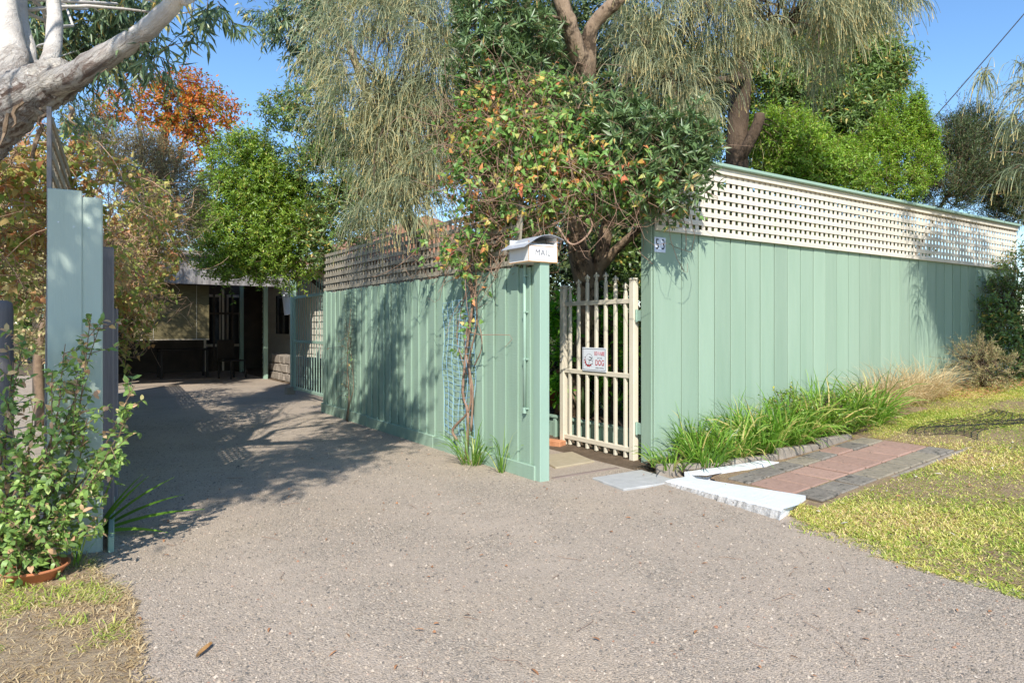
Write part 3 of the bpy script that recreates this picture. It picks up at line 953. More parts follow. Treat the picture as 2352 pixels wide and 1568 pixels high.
# white kerb: painted top, crumbling concrete face
ns = 44
mb = MB(); rows = []
kc = (.83, -1.25)
for i in range(ns + 1):
    t = i / ns
    b_ = -.68 - 1.12 * t
    al, ar = .72 - .11 * t + rng.normal() * .003, .965 + .09 * t
    h_ = .035 + .04 * t
    j_ = lambda s_: rng.normal() * s_
    rows.append([(al - .03 + j_(.005), b_, -.03), (al - .016 + j_(.003), b_ + j_(.002), h_ * .4 + j_(.002)), (al - .004 + j_(.002), b_ + j_(.002), h_ * .85 + j_(.001)),
                 (al + .012 + j_(.004), b_, h_), (al * .6 + ar * .4, b_ + j_(.004), h_ + .005 + j_(.0005)), (ar, b_ + .12 * t, h_ + .004), (ar + .01, b_ + .12 * t, -.03)])
vs = [(a - kc[0], b - kc[1], z) for r_ in rows for a, b, z in r_]
fs = []
for i in range(ns):
    for k in range(6):
        fs.append((i * 7 + k, i * 7 + k + 1, i * 7 + 8 + k, i * 7 + 7 + k))
fs += [tuple(range(7)), tuple(ns * 7 + k for k in range(7))[::-1]]
me = mb.add(vs, fs).mesh('painted_kerb', 'white_limewash')
me.materials.append(M['crumbled_concrete'])
for p_ in me.polygons[:-2]:
    if p_.index % 6 in (0, 1): p_.material_index = 1
bm = bmesh.new(); bm.from_mesh(me); bmesh.ops.recalc_face_normals(bm, faces=bm.faces[:]); bm.to_mesh(me); bm.free()
o = part('painted_kerb', me, None, W(kc[0], kc[1]), (0, 0, TH))
tag(o, 'wide white painted concrete kerb at the end of the paver path', 'kerb')
# edging of the garden bed: concrete lengths following the bed
line = [(.88, -.43), (1.06, -.56), (1.42, -.74), (1.90, -.865), (2.45, -.895), (2.98, -.90)]
ed = thing('bed_edging', 'low weathered concrete edging in front of the strappy plants', 'edging', W(1.9, -.8), TH)
for i in range(len(line) - 1):
    p, q = np.array(line[i]), np.array(line[i + 1])
    d = q - p; L_ = np.linalg.norm(d)
    mid = (p + q) / 2
    part('edging_block', bar(L_ - .008, .07, .17, 'concrete_warm', .01), ed, (mid[0] - 1.9, mid[1] + .8, float(hgt(mid[0])) - .10 + rng.uniform(-.012, .012)), (rng.normal() * .04, rng.normal() * .02, math.atan2(d[1], d[0]) + rng.normal() * .02))
slab('painted_strip', 'short white painted concrete strip between bed edging and pavers', 'kerb',
     rough([(.985, -.64), (1.04, -.82), (1.74, -1.0), (1.70, -.865), (1.36, -.77)], .06, .005), float(hgt(1.36)), .032, 'white_limewash', tilt=True)
# paver path, each paver on its own
path = thing('paver_path', 'short path of worn pink and grey concrete pavers beside the lawn', 'path', W(1.08, -1.375, 0), TH)
cols = [(-.985, -1.19), (-1.198, -1.565), (-1.573, -1.79)]
kinds = [['grey_paver', 'grey_paver', 'grey_paver', 'tan_grey_paver', 'grey_paver', 'pink_paver', 'grey_paver', 'tan_grey_paver'],
         ['pink_paver'] * 8,
         ['grey_paver', 'grey_paver', 'grey_paver', 'tan_grey_paver', 'tan_grey_paver', 'tan_grey_paver', 'tan_grey_paver', 'grey_paver']]
slope = math.atan(.075)
for c_, (b0, b1) in enumerate(cols):
    for r_ in range(8):
        ac = 1.08 + .246 * (r_ + .5)
        part('paver', bar(.227, b0 - b1 - .010, .05, kinds[c_][r_], .008), path,
             (ac - 1.08, (b0 + b1) / 2 + 1.375, float(hgt(ac)) - .026 + rng.uniform(-.003, .003)), (rng.normal() * .006, -slope + rng.normal() * .006, rng.normal() * .006))
part('joint_sand', MB().add([(-.01, .395, .052), (1.98, .395, .052 + 1.98 * .075), (1.98, -.42, .052 + 1.98 * .075), (-.01, -.42, .052)], [(3, 2, 1, 0)]).mesh('joint_sand', 'soil'), path)
part('edge_strip', MB().cbox(-.02, 1.3, -.015, .015, 0, .04, .004).mesh('edge_strip', 'concrete_warm'), path, (.9, -.435, .018 + .9 * .075), (0, -slope, 0))
o = part('timber_strip', bar(.74, .05, .03, 'timber_strip', .004), None, W(.48, .0, -.02), (0, 0, TH + .02))
tag(o, 'flush timber strip across the gateway', 'threshold')
o = part('brick', bar(.22, .11, .066, 'brick', .006), None, ground_at(1274, 1024), (0, 0, TH - R(75)))
tag(o, 'loose orange brick holding the open picket gate', 'brick')

# timber garden edge behind the gate
root = thing('garden_edge', 'low sage green timber garden edge behind the picket gate', 'edging', W(1.36, 0), TH)
part('plank', MB().cbox(-.012, .012, .0, 2.6, -.02, .235, .004).mesh('plank', 'green_smooth'), root)
part('capping', MB().cbox(-.04, .045, -.02, 2.62, .238, .262, .004).mesh('capping', 'green_smooth'), root)
for k in range(4):
    part('stake', bar(.03, .045, .25, 'green_smooth', .003), root, (-.03, .15 + .7 * k, -.02))
o = grid_sheet('garden_soil', np.linspace(1.38, 9, 12), np.linspace(.02, 5.4, 10), lambda a, b: .20 + .05 * math.sin(3 * a + 2 * b), 'soil')

# ================================================================ DRIVEWAY GATE (barred, swung in)
root = thing('driveway_gate', 'tall sage green barred metal gate swung in at the driveway fence end', 'gate', W(.36, 6.5), TH)
GL = 1.75
for y in (.02, GL - .02):
    part('stile', MB().cbox(-.02, .02, y - .02, y + .02, .08, 1.83, .003).mesh('stile', 'green_smooth'), root)
for z_ in (.10, .97, 1.78):
    part('gate_rail', MB().cbox(-.018, .018, .041, GL - .041, z_, z_ + .05, .003).mesh('gate_rail', 'green_smooth'), root)
nb = 11
for k in range(nb):
    y = .04 + (GL - .08) * (k + 1) / (nb + 1)
    part('gate_bar', bar(.014, .014, 1.98 + .12 * math.sin(math.pi * k / (nb - 1)), 'green_smooth', .002), root, (.0, y, .10))
for z_ in (.3, 1.55):
    part('hinge', MB().box(-.02, .02, -.10, -.001, z_, z_ + .07).mesh('hinge', 'steel'), root)
o = part('timber_wedge', bar(.16, .12, .14, 'old_wood', .006), None, W(.30, 8.35, 0), (0, 0, TH + .3))
tag(o, 'timber block wedged under the driveway gate', 'block')

# ================================================================ SIDE FENCE on the left of the driveway
SP = np.array([-2.44, 3.74, 0.0])
SR = math.atan2(.503, .864)
root = thing('side_fence', 'left driveway fence ending in two pale green boards, lattice above', 'fence', SP, SR)
part('end_board', bar(.158, .022, 2.02, 'pale_boards', .004), root, (-.025, -.055, -.02), (0, 0, 0))
part('end_board', bar(.105, .022, 1.99, 'pale_boards', .006), root, (.098, -.045, -.02), (0, 0, 0))
for x_, z_ in ((-.06, .25), (.01, .27), (-.07, 1.05), (.0, 1.08), (-.055, 1.82), (.015, 1.80), (.08, .26), (.12, 1.06), (.085, 1.80)):
    part('nail_head', MB().tube([(x_, -.0672 if x_ < .05 else -.0572, z_), (x_, -.065 if x_ < .05 else -.055, z_)], .0045, 8).mesh('nail_head', 'steel'), root)
part('grey_board', bar(.022, .13, 2.02, 'grey_wood', .003), root, (-.118, .02, -.02), (0, .012, 0), label='bare grey timber board')
part('post', bar(.1, .1, 1.9, 'grey_wood', .005), root, (.0, .03, -.02))
part('grey_post', bar(.075, .10, 1.77, 'grey_wood', .008), root, (.165, .48, -.02), label='grey timber post with notched top')
part('grey_post', bar(.07, .09, 1.40, 'grey_wood', .006), root, (.19, .98, -.02))
for k in range(66):
    y = .10 + k * .152
    part('paling', bar(.018, .146, 1.72, 'grey_wood' if y < 1.3 else 'green_sawn', .003), root,
         (.045 + rng.uniform(-.004, .004), y, rng.uniform(-.02, .01)), (0, 0, rng.normal() * .01))
for k in range(98):
    part('lattice_slat', bar(.010, .040, .66, 'old_wood', .0015), root, (-.10, .04 + k * .098, 1.76), (rng.normal() * .006, 0, 0))
for k in range(7):
    part('lattice_slat', bar(.011, 9.6, .042, 'old_wood', .0015), root, (-.089, 4.83, 1.78 + k * .098))
part('lattice_slat', bar(.022, .04, .70, 'grey_wood', .002), root, (-.10, .0, 1.75))
part('edging_plank', MB().cbox(.175, .205, -.1, 1.4, -.02, .09, .005).mesh('edging_plank', 'green_smooth'), root)

p = (at(3, 900, 4.0)); p[2] = .04
o = part('timber_bollard', MB().lathe([(.058, -.05), (.062, .5), (.060, 1.30), (.055, 1.355), (.03, 1.37), (0, 1.372)], 14).mesh('timber_bollard', 'grey_wood', True), None, p)
tag(o, 'rounded weathered grey timber post at the left edge', 'post')

# terracotta dish with water
p = ground_at(82, 1332)
root = thing('terracotta_dish', 'shallow terracotta dish of brown water below the leafy bush', 'dish', p)
part('dish', MB().lathe([(.0, .006), (.085, .004), (.10, .012), (.135, .062), (.145, .066), (.147, .074), (.138, .078), (.130, .070), (.095, .022), (.0, .018)], 32).mesh('dish', 'terracotta', True), root)
part('water', MB().lathe([(0, .046), (.112, .046)], 28).mesh('water', 'dark_water'), root)
bm = bmesh.new(); bmesh.ops.create_icosphere(bm, subdivisions=2, radius=1)
for v in bm.verts:
    k = 1 + .25 * math.sin(5 * v.co.x + 3 * v.co.y) * math.cos(4 * v.co.z)
    v.co = (v.co.x * .045 * k - .035, v.co.y * .035 * k - .02, v.co.z * .022 * k + .05)
me = bpy.data.meshes.new('stone'); bm.to_mesh(me); bm.free(); me.materials.append(M['moss_stone'])
part('stone', me, root, label='mossy stone in the water')

# ================================================================ CARPORT AND HOUSE
CB = 10.5
root = thing('carport', 'shady carport with grey ribbed fascia at the end of the driveway', 'carport', W(-1.0, CB), TH)
def lx(a): return a + 1.0
# ribbed fascia
xs = np.arange(lx(-3.6), lx(1.0), .05)
vs, fs = [], []
for i, x in enumerate(xs):
    d = -.022 if i % 5 in (1, 2) else 0.0
    vs += [(x, d, 2.13), (x, d, 2.70), (x, .03, 2.13), (x, .03, 2.70)]
for i in range(len(xs) - 1):
    q = 4 * i
    fs += [(q, q + 4, q + 5, q + 1), (q + 2, q + 3, q + 7, q + 6), (q + 1, q + 5, q + 7, q + 3), (q, q + 2, q + 6, q + 4)]
part('fascia', MB().add(vs, fs).mesh('fascia', 'cladding'), root)
gp = [(0, 0), (-.02, -.01), (-.09, -.01), (-.115, .02), (-.115, .085), (-.10, .10), (-.085, .10), (-.085, .03), (-.02, .02), (0, .10)]
n = len(gp)
part('gutter', MB().add([(lx(-3.6), y - .024, 2.70 + z) for y, z in gp] + [(lx(1.05), y - .024, 2.70 + z) for y, z in gp],
                        [(i, (i + 1) % n, n + (i + 1) % n, n + i) for i in range(n)] + [tuple(range(n))[::-1], tuple(range(n, 2 * n))]).mesh('gutter', 'gutter'), root)
xs = np.arange(lx(-3.6), lx(1.0), .04)
vs = []
for i, x in enumerate(xs):
    z = .012 * math.sin(i * 1.57)
    vs += [(x, .0, 2.79 + z), (x, 6.3, 3.05 + z)]
part('roof', MB().add(vs, [(2 * i, 2 * i + 1, 2 * i + 3, 2 * i + 2) for i in range(len(xs) - 1)]).mesh('roof', 'roof_metal', True), root)
for a, b in ((.72, 9.62), (.88, 12.55), (-3.5, 10.6), (.95, 15.5)):
    part('post', bar(.10, .10, 2.7 if b > 10 else 2.25, 'green_smooth', .005), root, (lx(a), b - CB, -.02))
part('beam', MB().cbox(lx(.83), lx(.93), .05, 6, 2.5, 2.68, .006).mesh('beam', 'green_smooth'), root)
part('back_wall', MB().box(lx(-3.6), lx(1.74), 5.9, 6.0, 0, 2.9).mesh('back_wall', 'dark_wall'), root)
for a_ in (.35, .95):
    wd_ = part('window', MB().box(lx(a_ - .22), lx(a_ + .22), 5.86, 5.898, .7, 2.2).mesh('window', 'cream_wall'), root)
    part('pane', MB().box(lx(a_ - .17), lx(a_ + .17), 5.845, 5.858, .78, 2.12).mesh('pane', 'glass_dark'), wd_)
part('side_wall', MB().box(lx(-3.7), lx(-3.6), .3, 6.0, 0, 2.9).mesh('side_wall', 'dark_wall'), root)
for k in range(5):
    x = lx(.1 + .24 * k)
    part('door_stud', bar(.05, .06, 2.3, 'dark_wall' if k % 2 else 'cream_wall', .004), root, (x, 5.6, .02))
part('transom', MB().box(lx(.02), lx(1.15), 5.56, 5.62, 1.62, 1.68).mesh('transom', 'dark_wall'), root)

root = thing('bamboo_blind', 'olive bamboo roll blind hanging under the carport fascia', 'blind', W(-1.31, 10.9, 1.0), TH)
vs, fs = [], []
for k in range(95):
    z = k * .012
    vs += [(-.75, -.004 * (k % 2), z), (.64, -.004 * (k % 2), z)]
fs = [(2 * k, 2 * k + 1, 2 * k + 3, 2 * k + 2) for k in range(94)]
part('slats', MB().add(vs, fs).mesh('slats', 'blind'), root)
part('bottom_rail', MB().tube([(-.75, -.012, 0), (.64, -.012, 0)], .012, 6).mesh('bottom_rail', 'old_wood'), root)
for x in (-.4, .4):
    part('cord', MB().tube([(x, -.012, .0), (x, -.012, 1.13)], .003, 4).mesh('cord', 'cream_paint'), root)

# cream weatherboard house behind the driveway gate
root = thing('house', 'cream weatherboard house wing behind the barred driveway gate', 'house', W(1.75, 8.4), TH)
part('wall', MB().box(0, 4.6, 0, 9.5, 0, 2.62).mesh('wall', 'cream_wall'), root)
for k in range(17):
    part('weatherboard', MB().add([(-.028, -.02, 0), (-.028, 9.5, 0), (-.008, 9.5, .152), (-.008, -.02, .152), (-.002, -.02, 0), (-.002, 9.5, 0), (-.002, 9.5, .152), (-.002, -.02, .152)],
                                  [(0, 3, 2, 1), (0, 1, 5, 4), (3, 7, 6, 2), (0, 4, 7, 3), (1, 2, 6, 5)]).mesh('weatherboard', 'cream_wall') if k == 0 else wb_me,
             root, (0, 0, .02 + k * .152))
    if k == 0: wb_me = root.children[-1].data if root.children else None
    if wb_me is None:
        wb_me = [o for o in bpy.data.objects if o.name.startswith('weatherboard')][0].data
part('roof', MB().add([(-.5, -.5, 2.56), (5.1, -.5, 2.56), (5.1, 10, 2.56), (-.5, 10, 2.56), (2.3, 1.8, 3.95), (2.3, 7.6, 3.95)],
                      [(0, 1, 4), (1, 2, 5, 4), (2, 3, 5), (3, 0, 4, 5), (3, 2, 1, 0)]).mesh('roof', 'roof_tile'), root)
part('gutter', MB().cbox(-.6, -.5, -.6, 10, 2.50, 2.60, .01).mesh('gutter', 'cream_paint'), root)
wd = part('window', MB().box(-.07, -.03, 4.9, 6.3, 1.0, 2.2).mesh('window', 'cream_paint'), root)
part('pane', MB().box(-.085, -.071, 4.98, 5.57, 1.08, 2.12).mesh('pane', 'glass_dark'), wd)
part('pane', MB().box(-.085, -.071, 5.63, 6.22, 1.08, 2.12).mesh('pane', 'glass_dark'), wd)
# white drapes hung on the veranda
for a, b, wdt in ((1.05, 11.2, .30), (1.25, 12.1, .26)):
    vs = []
    for i in range(13):
        t = i / 12
        vs += [((t - .5) * wdt * 1.0, .02 * math.sin(i * 1.7), 0.62), ((t - .5) * wdt * (.35), .03 * math.sin(i * 1.7), 0)]
    o = part('tied_curtain', MB().add(vs, [(2 * i, 2 * i + 1, 2 * i + 3, 2 * i + 2) for i in range(12)]).mesh('tied_curtain', 'sign_white', True), None, W(a, b, 1.55), (0, 0, TH - R(50)))
    tag(o, 'pale tied cloth hanging in the carport shade, ' + ('nearer the driveway gate' if b < 11.5 else 'further back'), 'curtain', 'cloths in the carport')

# slatted green screen above the roof
root = thing('slatted_screen', 'dark green slatted screen showing above the carport gutter', 'screen', W(-1.2, 13.4, 2.6), TH)
part('top_rail', MB().cbox(-.9, 1.6, -.03, .03, .62, .70, .004).mesh('top_rail', 'green_smooth'), root)
for k in range(9):
    part('slat', bar(.17, .02, .62, 'green_sawn', .003), root, (-.75 + .27 * k, 0, 0))

# dark garden chair and table in the carport
root = thing('garden_chair', 'dark chair standing in the shade of the carport', 'chair', W(.25, 13.2), TH + .5)
part('seat', MB().cbox(-.25, .25, -.25, .25, .42, .46, .01).mesh('seat', 'dark_furniture'), root)
part('backrest', MB().cbox(-.25, .25, .22, .26, .465, .95, .01).mesh('backrest', 'dark_furniture'), root)
for x in (-.22, .22):
    for y in (-.22, .21):
        part('leg', bar(.04, .04, .418, 'dark_furniture', .004), root, (x, y, 0))
root = thing('garden_table', 'low dark timber table at the back of the carport', 'table', W(-.7, 14.3), TH)
part('table_top', MB().cbox(-.6, .6, -.35, .35, .68, .72, .01).mesh('table_top', 'dark_furniture'), root)
for x in (-.52, .52):
    for y in (-.28, .28):
        part('leg', bar(.06, .06, .678, 'dark_furniture', .004), root, (x, y, 0))

# low stone retaining edge beside the carport posts
root = thing('stone_wall', 'low rough stone edge beside the carport posts', 'wall', W(1.15, 9.3), TH)
for r_ in range(3):
    for k in range(8):
        bm = bmesh.new(); bmesh.ops.create_cube(bm, size=1)
        bmesh.ops.bevel(bm, geom=bm.edges[:], offset=.12, segments=1, affect='EDGES')
        for v in bm.verts:
            v.co = (v.co.x * .28 + rng.normal() * .01, v.co.y * .40 + rng.normal() * .012, v.co.z * .2 + rng.normal() * .008)
        me = bpy.data.meshes.new('stone'); bm.to_mesh(me); bm.free(); me.materials.append(M['concrete_warm'])
        part('stone', me, root, (0, .2 + k * .415 + (.2 if r_ % 2 else 0), .1 + r_ * .205))

# power line
p0, p1 = at(2140, 250, 14), at(2375, -20, 14)
d = p1 - p0
pts = [p0 - d * 2.2 + (d * 5.2) * t - np.array([0, 0, .25 * math.sin(math.pi * t)]) for t in np.linspace(0, 1, 16)]
o = part('power_line', MB().tube(pts, .011, 6).mesh('power_line', 'black_plastic', True))
tag(o, 'thin black overhead power line crossing the sky at right', 'cable')

# wire and plastic trellis on the driveway fence
def mesh_panel(name, label, y0, y1, z0, z1, nx, nz, mat, r, bulge, skew=0):
    root_b = W(-.06, (y0 + y1) / 2, z0)
    mb = MB()
    H_, W_ = z1 - z0, y1 - y0
    def pt(s, t):
        return (-bulge * (math.sin(math.pi * s) * .6 + .4 * math.sin(2.3 * math.pi * t + s) ** 2), (s - .5) * W_ * (1 - .25 * max(0, .35 - t)) + skew * math.sin(2.2 * t + .4) + .008 * math.sin(9 * t + 4 * s), t * H_ + .012 * math.sin(7 * s + 5 * t))
    for i in range(nx + 1):
        mb.tube([pt(i / nx, t) for t in np.linspace(0, 1, nz + 1)], r, 4, False)
    for k in range(nz + 1):
        mb.tube([pt(s, k / nz) for s in np.linspace(0, 1, nx * 2 + 1)], r * .9, 4, False)
    o = part(name, mb.mesh(name, mat), None, root_b, (0, 0, TH))
    return tag(o, label, 'trellis')
yb0, yb1 = b_of_u(1094, -.06), b_of_u(1022, -.06)
mesh_panel('trellis_mesh', 'pale blue plastic trellis mesh on the fence behind the climber stems', yb0, yb1, .22, 1.50, 5, 21, 'blue_plastic', .0030, .05, .012)
yb0, yb1 = b_of_u(819, -.06), b_of_u(792, -.06)
mesh_panel('trellis_mesh', 'dark wire trellis mesh near the far end of the driveway fence', yb0, yb1, .50, 1.70, 4, 21, 'green_wire', .0032, .02)

# black plastic netting lying on the lawn
mb = MB()
base = W(3.9, -1.6, float(hgt(3.9)))
def np_(s, t):
    a = 3.55 + 1.5 * s + .10 * math.sin(5 * t + 3 * s); b = -1.75 + .55 * t + .12 * math.sin(6 * s)
    return W(a, b, float(hgt(a)) + .016 + .012 * math.sin(9 * s + 4 * t) ** 2) - base
for i in range(27):
    mb.tube([np_(i / 26, t) for t in np.linspace(0, 1, 9)], .0026, 4, False)
for k in range(9):
    mb.tube([np_(s, k / 8) for s in np.linspace(0, 1, 22)], .0026, 4, False)
o = part('plastic_netting', mb.mesh('plastic_netting', 'black_plastic'), None, base)
tag(o, 'piece of black plastic netting lying crumpled on the lawn', 'netting')

# bark strip on the gravel
p = ground_at(470, 1500)
d = ground_at(490, 1482) - ground_at(454, 1514)
vs = []
for t in np.linspace(0, 1, 6):
    c = d * (t - .5); w_ = .011 * math.sin(.25 + 2.5 * t)
    nrm = np.array([-d[1], d[0], 0]) / np.linalg.norm(d)
    vs += [c + nrm * w_ + [0, 0, .022], c + [0, 0, .012], c - nrm * w_ + [0, 0, .022]]
fs = []
for i in range(5):
    q = 3 * i
    fs += [(q, q + 1, q + 4, q + 3), (q + 1, q + 2, q + 5, q + 4)]
o = part('bark_strip', MB().add(vs, fs).mesh('bark_strip', 'bark_strip'), None, p)
tag(o, 'curled strip of tan bark lying on the gravel', 'bark')

# ================================================================ TREES AND PLANTS
# ---- gum tree, upper left; its crown spreads above and behind the viewer and shades the driveway
def gum():
    base = np.array([-4.25, 4.35, 0.0])
    root = plant('gum_tree', 'old gum tree with thick pale peeling trunk leaning in at left', 'tree', base)
    mb = MB()
    Y = 4.1
    k0 = len(mb.v)
    limb(mb, [base, at(-190, 560, 4.3), at(-70, 335, 4.2), at(40, 235, Y), at(125, 190, Y), at(165, 172, Y)], .235, .095, 40, 110, .015)
    tv = np.array(mb.v[k0:])
    cen = tv.reshape(-1, 40, 3).mean(1).repeat(40, 0)
    ax = np.gradient(tv.reshape(-1, 40, 3).mean(1), axis=0).repeat(40, 0)
    q = tv - unit(ax) * (np.sum(tv * unit(ax), 1, keepdims=True)) * .72          # fibres run along the trunk
    rg = np.abs(wob(q, 9, 77)) * .6 + np.abs(wob(q, 21, 78)) * .45 + wob(tv, 5, 79) * .35
    tv += unit(tv - cen) * (rg * .028 - .012)[:, None]
    mb.v[k0:] = [tuple(p) for p in tv]
    f1 = limb(mb, [at(30, 240, Y), at(30, 150, 4.12), at(14, 60, 4.15), at(5, -60, 4.2), at(-30, -400, 4.0)], .115, .045, 12, 20, .04)
    f2 = limb(mb, [at(90, 200, Y), at(118, 130, 4.12), at(126, 50, 4.2), at(124, -40, 4.2), at(150, -380, 3.8)], .06, .03, 10, 20, .04)
    f3 = limb(mb, [at(70, 215, 4.15), at(66, 120, 4.25), at(52, 50, 4.35), at(45, -60, 4.4)], .05, .03, 8, 14, .04)
    f4 = limb(mb, [at(110, 195, 4.05), at(175, 172, 4.0), at(240, 132, 3.95), at(318, 84, 3.9), at(365, 42, 3.85), at(405, -4, 3.8), at(470, -150, 3.6), at(560, -420, 3.1)], .085, .03, 12, 34, .05)
    limb(mb, [f4[21], at(420, 5, 3.8), at(445, 0, 3.85)], .03, .012, 6, 8)
    blobs = [blob(215, 50, 100, 70, 6.8, .4), blob(175, 125, 55, 40, 6.8, .3), blob(455, 10, 42, 32, 5.2, .22),
             blob(260, -10, 110, 40, 6.6, .4), blob(95, 60, 60, 90, 6.6, .3)]
    over = []
    def ob(x, y, z, rx, ry, rz, w=1.0): over.append((np.array([x, y, z]), np.array([rx, ry, rz]), w))
    ob(-2.75, -.35, 4.6, .75, .75, .4, 1.3); ob(-3.6, .0, 4.8, 1.0, .9, .4, 1.2); ob(-2.2, .55, 4.6, .7, .8, .4, 1.4); ob(-4.1, -.6, 5.2, 1.0, .8, .5)
    ob(-1.75, 1.6, 4.5, .45, .6, .35, 1.3); ob(-1.65, 2.6, 4.45, .42, .5, .35, 1.3); ob(-2.2, 3.5, 4.6, .4, .4, .3); ob(-1.6, 3.6, 4.5, .28, .2, .32, 3.0)
    ob(-1.17, 2.85, 4.3, .17, .14, .2, 3.0); ob(-2.6, 4.6, 5.0, .6, .4, .3, .8)
    allb = blobs + over
    ends_in = np.vstack([f1[8:], f2[6:], f3[6:], f4[6:]]); ends_up = np.vstack([f1[-4:], f2[-4:], f4[-8:]])
    for bi, (c, s, _) in enumerate(allb):
        ends = ends_in if bi < len(blobs) else ends_up
        for _k in range(3):
            q = c + unit(rng.normal(size=3)) * s * rng.uniform(0, .6)
            p = ends[np.argmin(np.linalg.norm(ends - q, axis=1) + rng.uniform(0, .4, len(ends)))]
            cc = curve(p, q, 8, .05, .08)
            mb.tube(cc, np.linspace(.014, .004, len(cc)), 5)
    kw = dict(up=-.35, out=.5, jit=.9, spread=.75, shape=LANCE, droop=.75, tint=(0, .95), flat=.2, curl=.25)
    P, O = sample(blobs, 430, (.1, 1.05), rng, .24, seed=4)
    l1, t1 = sprays(P, O, 9, .28, .15, .027, **kw)
    P, O = sample(over, 1500, (.1, 1.0), rng, .12, seed=6)
    l2, t2 = sprays(P, O, 10, .26, .15, .034, **kw)
    P, O = sample([blob(285, 165, 45, 22, 4.1, .15), blob(160, 250, 30, 25, 4.1, .1), blob(345, 120, 40, 25, 3.9, .15)], 30, (.1, 1), rng, 0, seed=3)
    l3, t3 = sprays(P, O, 8, .16, .10, .018, **kw)
    mb.v = [tuple(np.array(p) - base) for p in mb.v]
    part('trunk', mb.mesh('trunk', 'gum_bark', True), root)
    V, T, ti = join(l1, l2, l3)
    part('crown', mesh_np('crown', rel(V, base), T, 'leaf_gum', ti), root)
    V, T, _ = join(t1, t2, t3)
    part('twigs', mesh_np('twigs', rel(V, base), T, 'twig'), root, kind='stuff')
    # hanging strips of loose bark
    for u, v, L_ in ((55, 235, .16), (100, 285, .2), (18, 260, .2), (160, 245, .12), (92, 250, .14)):
        p = at(u, v, 3.86)
        q = p + np.array([rng.uniform(-.05, .1), -.04, -L_])
        c = curve(p, q, 6, 0, .12) - base
        part('loose_bark', MB().tube(c, [.008, .014, .012, .010, .007, .003], 5).mesh('loose_bark', 'bark_warm'), root)
gum()

# ---- weeping she-oak foliage: long thin branchlets that hang in tassels
def tassels(P, D, K, ln, wd=.0055, seg=5, spread=.45, grav=1.0, tip=.80):
    n = len(P)
    m = n * K
    base = np.repeat(P, K, 0) + rng.normal(size=(m, 3)) * .02
    d = unit(np.repeat(D, K, 0) + rng.normal(size=(m, 3)) * spread)
    L = ln * rng.uniform(.3, 1.25, m)
    pts = [base]
    cur = d.copy()
    for s in range(seg):
        cur = unit(cur + np.array([0, 0, -grav]) * (.55 if s else .25) + rng.normal(size=(m, 3)) * .09)
        pts.append(pts[-1] + cur * (L / seg)[:, None])
    pts = np.stack(pts, 1)
    side = unit(np.cross(unit(pts[:, -1] - pts[:, 0]), rng.normal(size=(m, 3))))
    w = np.linspace(1.0, .75, seg + 1)[None, :, None] * wd
    V = np.stack([pts - side[:, None] * w / 2, pts + side[:, None] * w / 2], 2)      # m, seg+1, 2, 3
    k = (seg + 1) * 2
    q = np.arange(seg)
    T = np.concatenate([np.stack([2 * q, 2 * q + 1, 2 * q + 3], 1), np.stack([2 * q, 2 * q + 3, 2 * q + 2], 1)])
    T = T[None] + (np.arange(m) * k)[:, None, None]
    ti = np.repeat(np.repeat(rng.uniform(0, .78, n), K)[:, None] + rng.uniform(-.1, .1, (m, 1)), seg + 1, 1)
    gold = rng.random(m) < tip
    ti[gold, -1] = rng.uniform(.9, 1, gold.sum())
    ti[gold, -2] = np.maximum(ti[gold, -2], .72)
    ti = np.repeat(np.clip(ti, 0, 1)[:, :, None], 2, 2)
    return V.reshape(-1, 3), T.reshape(-1, 3), ti.reshape(-1)

def sheoak(name, label, trunk, blobs, n, K, ln, bark='bark_brown', branches=85, br=.016, group='she-oaks', wd=.0055, seed=2, gap=.15, shell=(.2, 1.0), out=.5):
    base = np.asarray(trunk[0][0][0], float)
    root = plant(name, label, 'tree', base, None)
    mb = MB()
    ends = []
    for pts, r0, r1 in trunk:
        c = limb(mb, pts, r0, r1, 12, 26, .02)
        ends += list(c[len(c) // 2:])
    ends = np.array(ends)
    vol = np.array([b[1].prod() ** (2 / 3) for b in blobs])
    tips = []
    for i in rng.choice(len(blobs), branches, p=vol / vol.sum()):
        c, s, _ = blobs[i]
        q = c + unit(rng.normal(size=3)) * s * rng.uniform(.2, .9) + np.array([0, 0, s[2] * .25])
        p = ends[np.argmin(np.linalg.norm(ends - q, axis=1) + rng.uniform(0, .5, len(ends)))]
        cc = curve(p, q, 9, .10, .08)
        mb.tube(cc, np.linspace(br, br * .2, len(cc)), 5)
    P, O = sample(blobs, n, shell, rng, gap, seed=seed)
    D = unit(O * out + np.array([0, -.15, .25]) + rng.normal(size=P.shape) * .35)
    V, T, ti = tassels(P, D, K, ln, wd, spread=.62)
    mb.v = [tuple(np.array(p) - base) for p in mb.v]
    part('trunk', mb.mesh('trunk', bark, True), root)
    part('crown', mesh_np('crown', rel(V, base), T, 'needle', ti), root)
    tw = twigs(P - D * .1, D, rng.uniform(.08, .16, len(P)), .004)
    part('twigs', mesh_np('twigs', rel(tw[0], base), tw[1], 'twig'), root, kind='stuff')
    return root

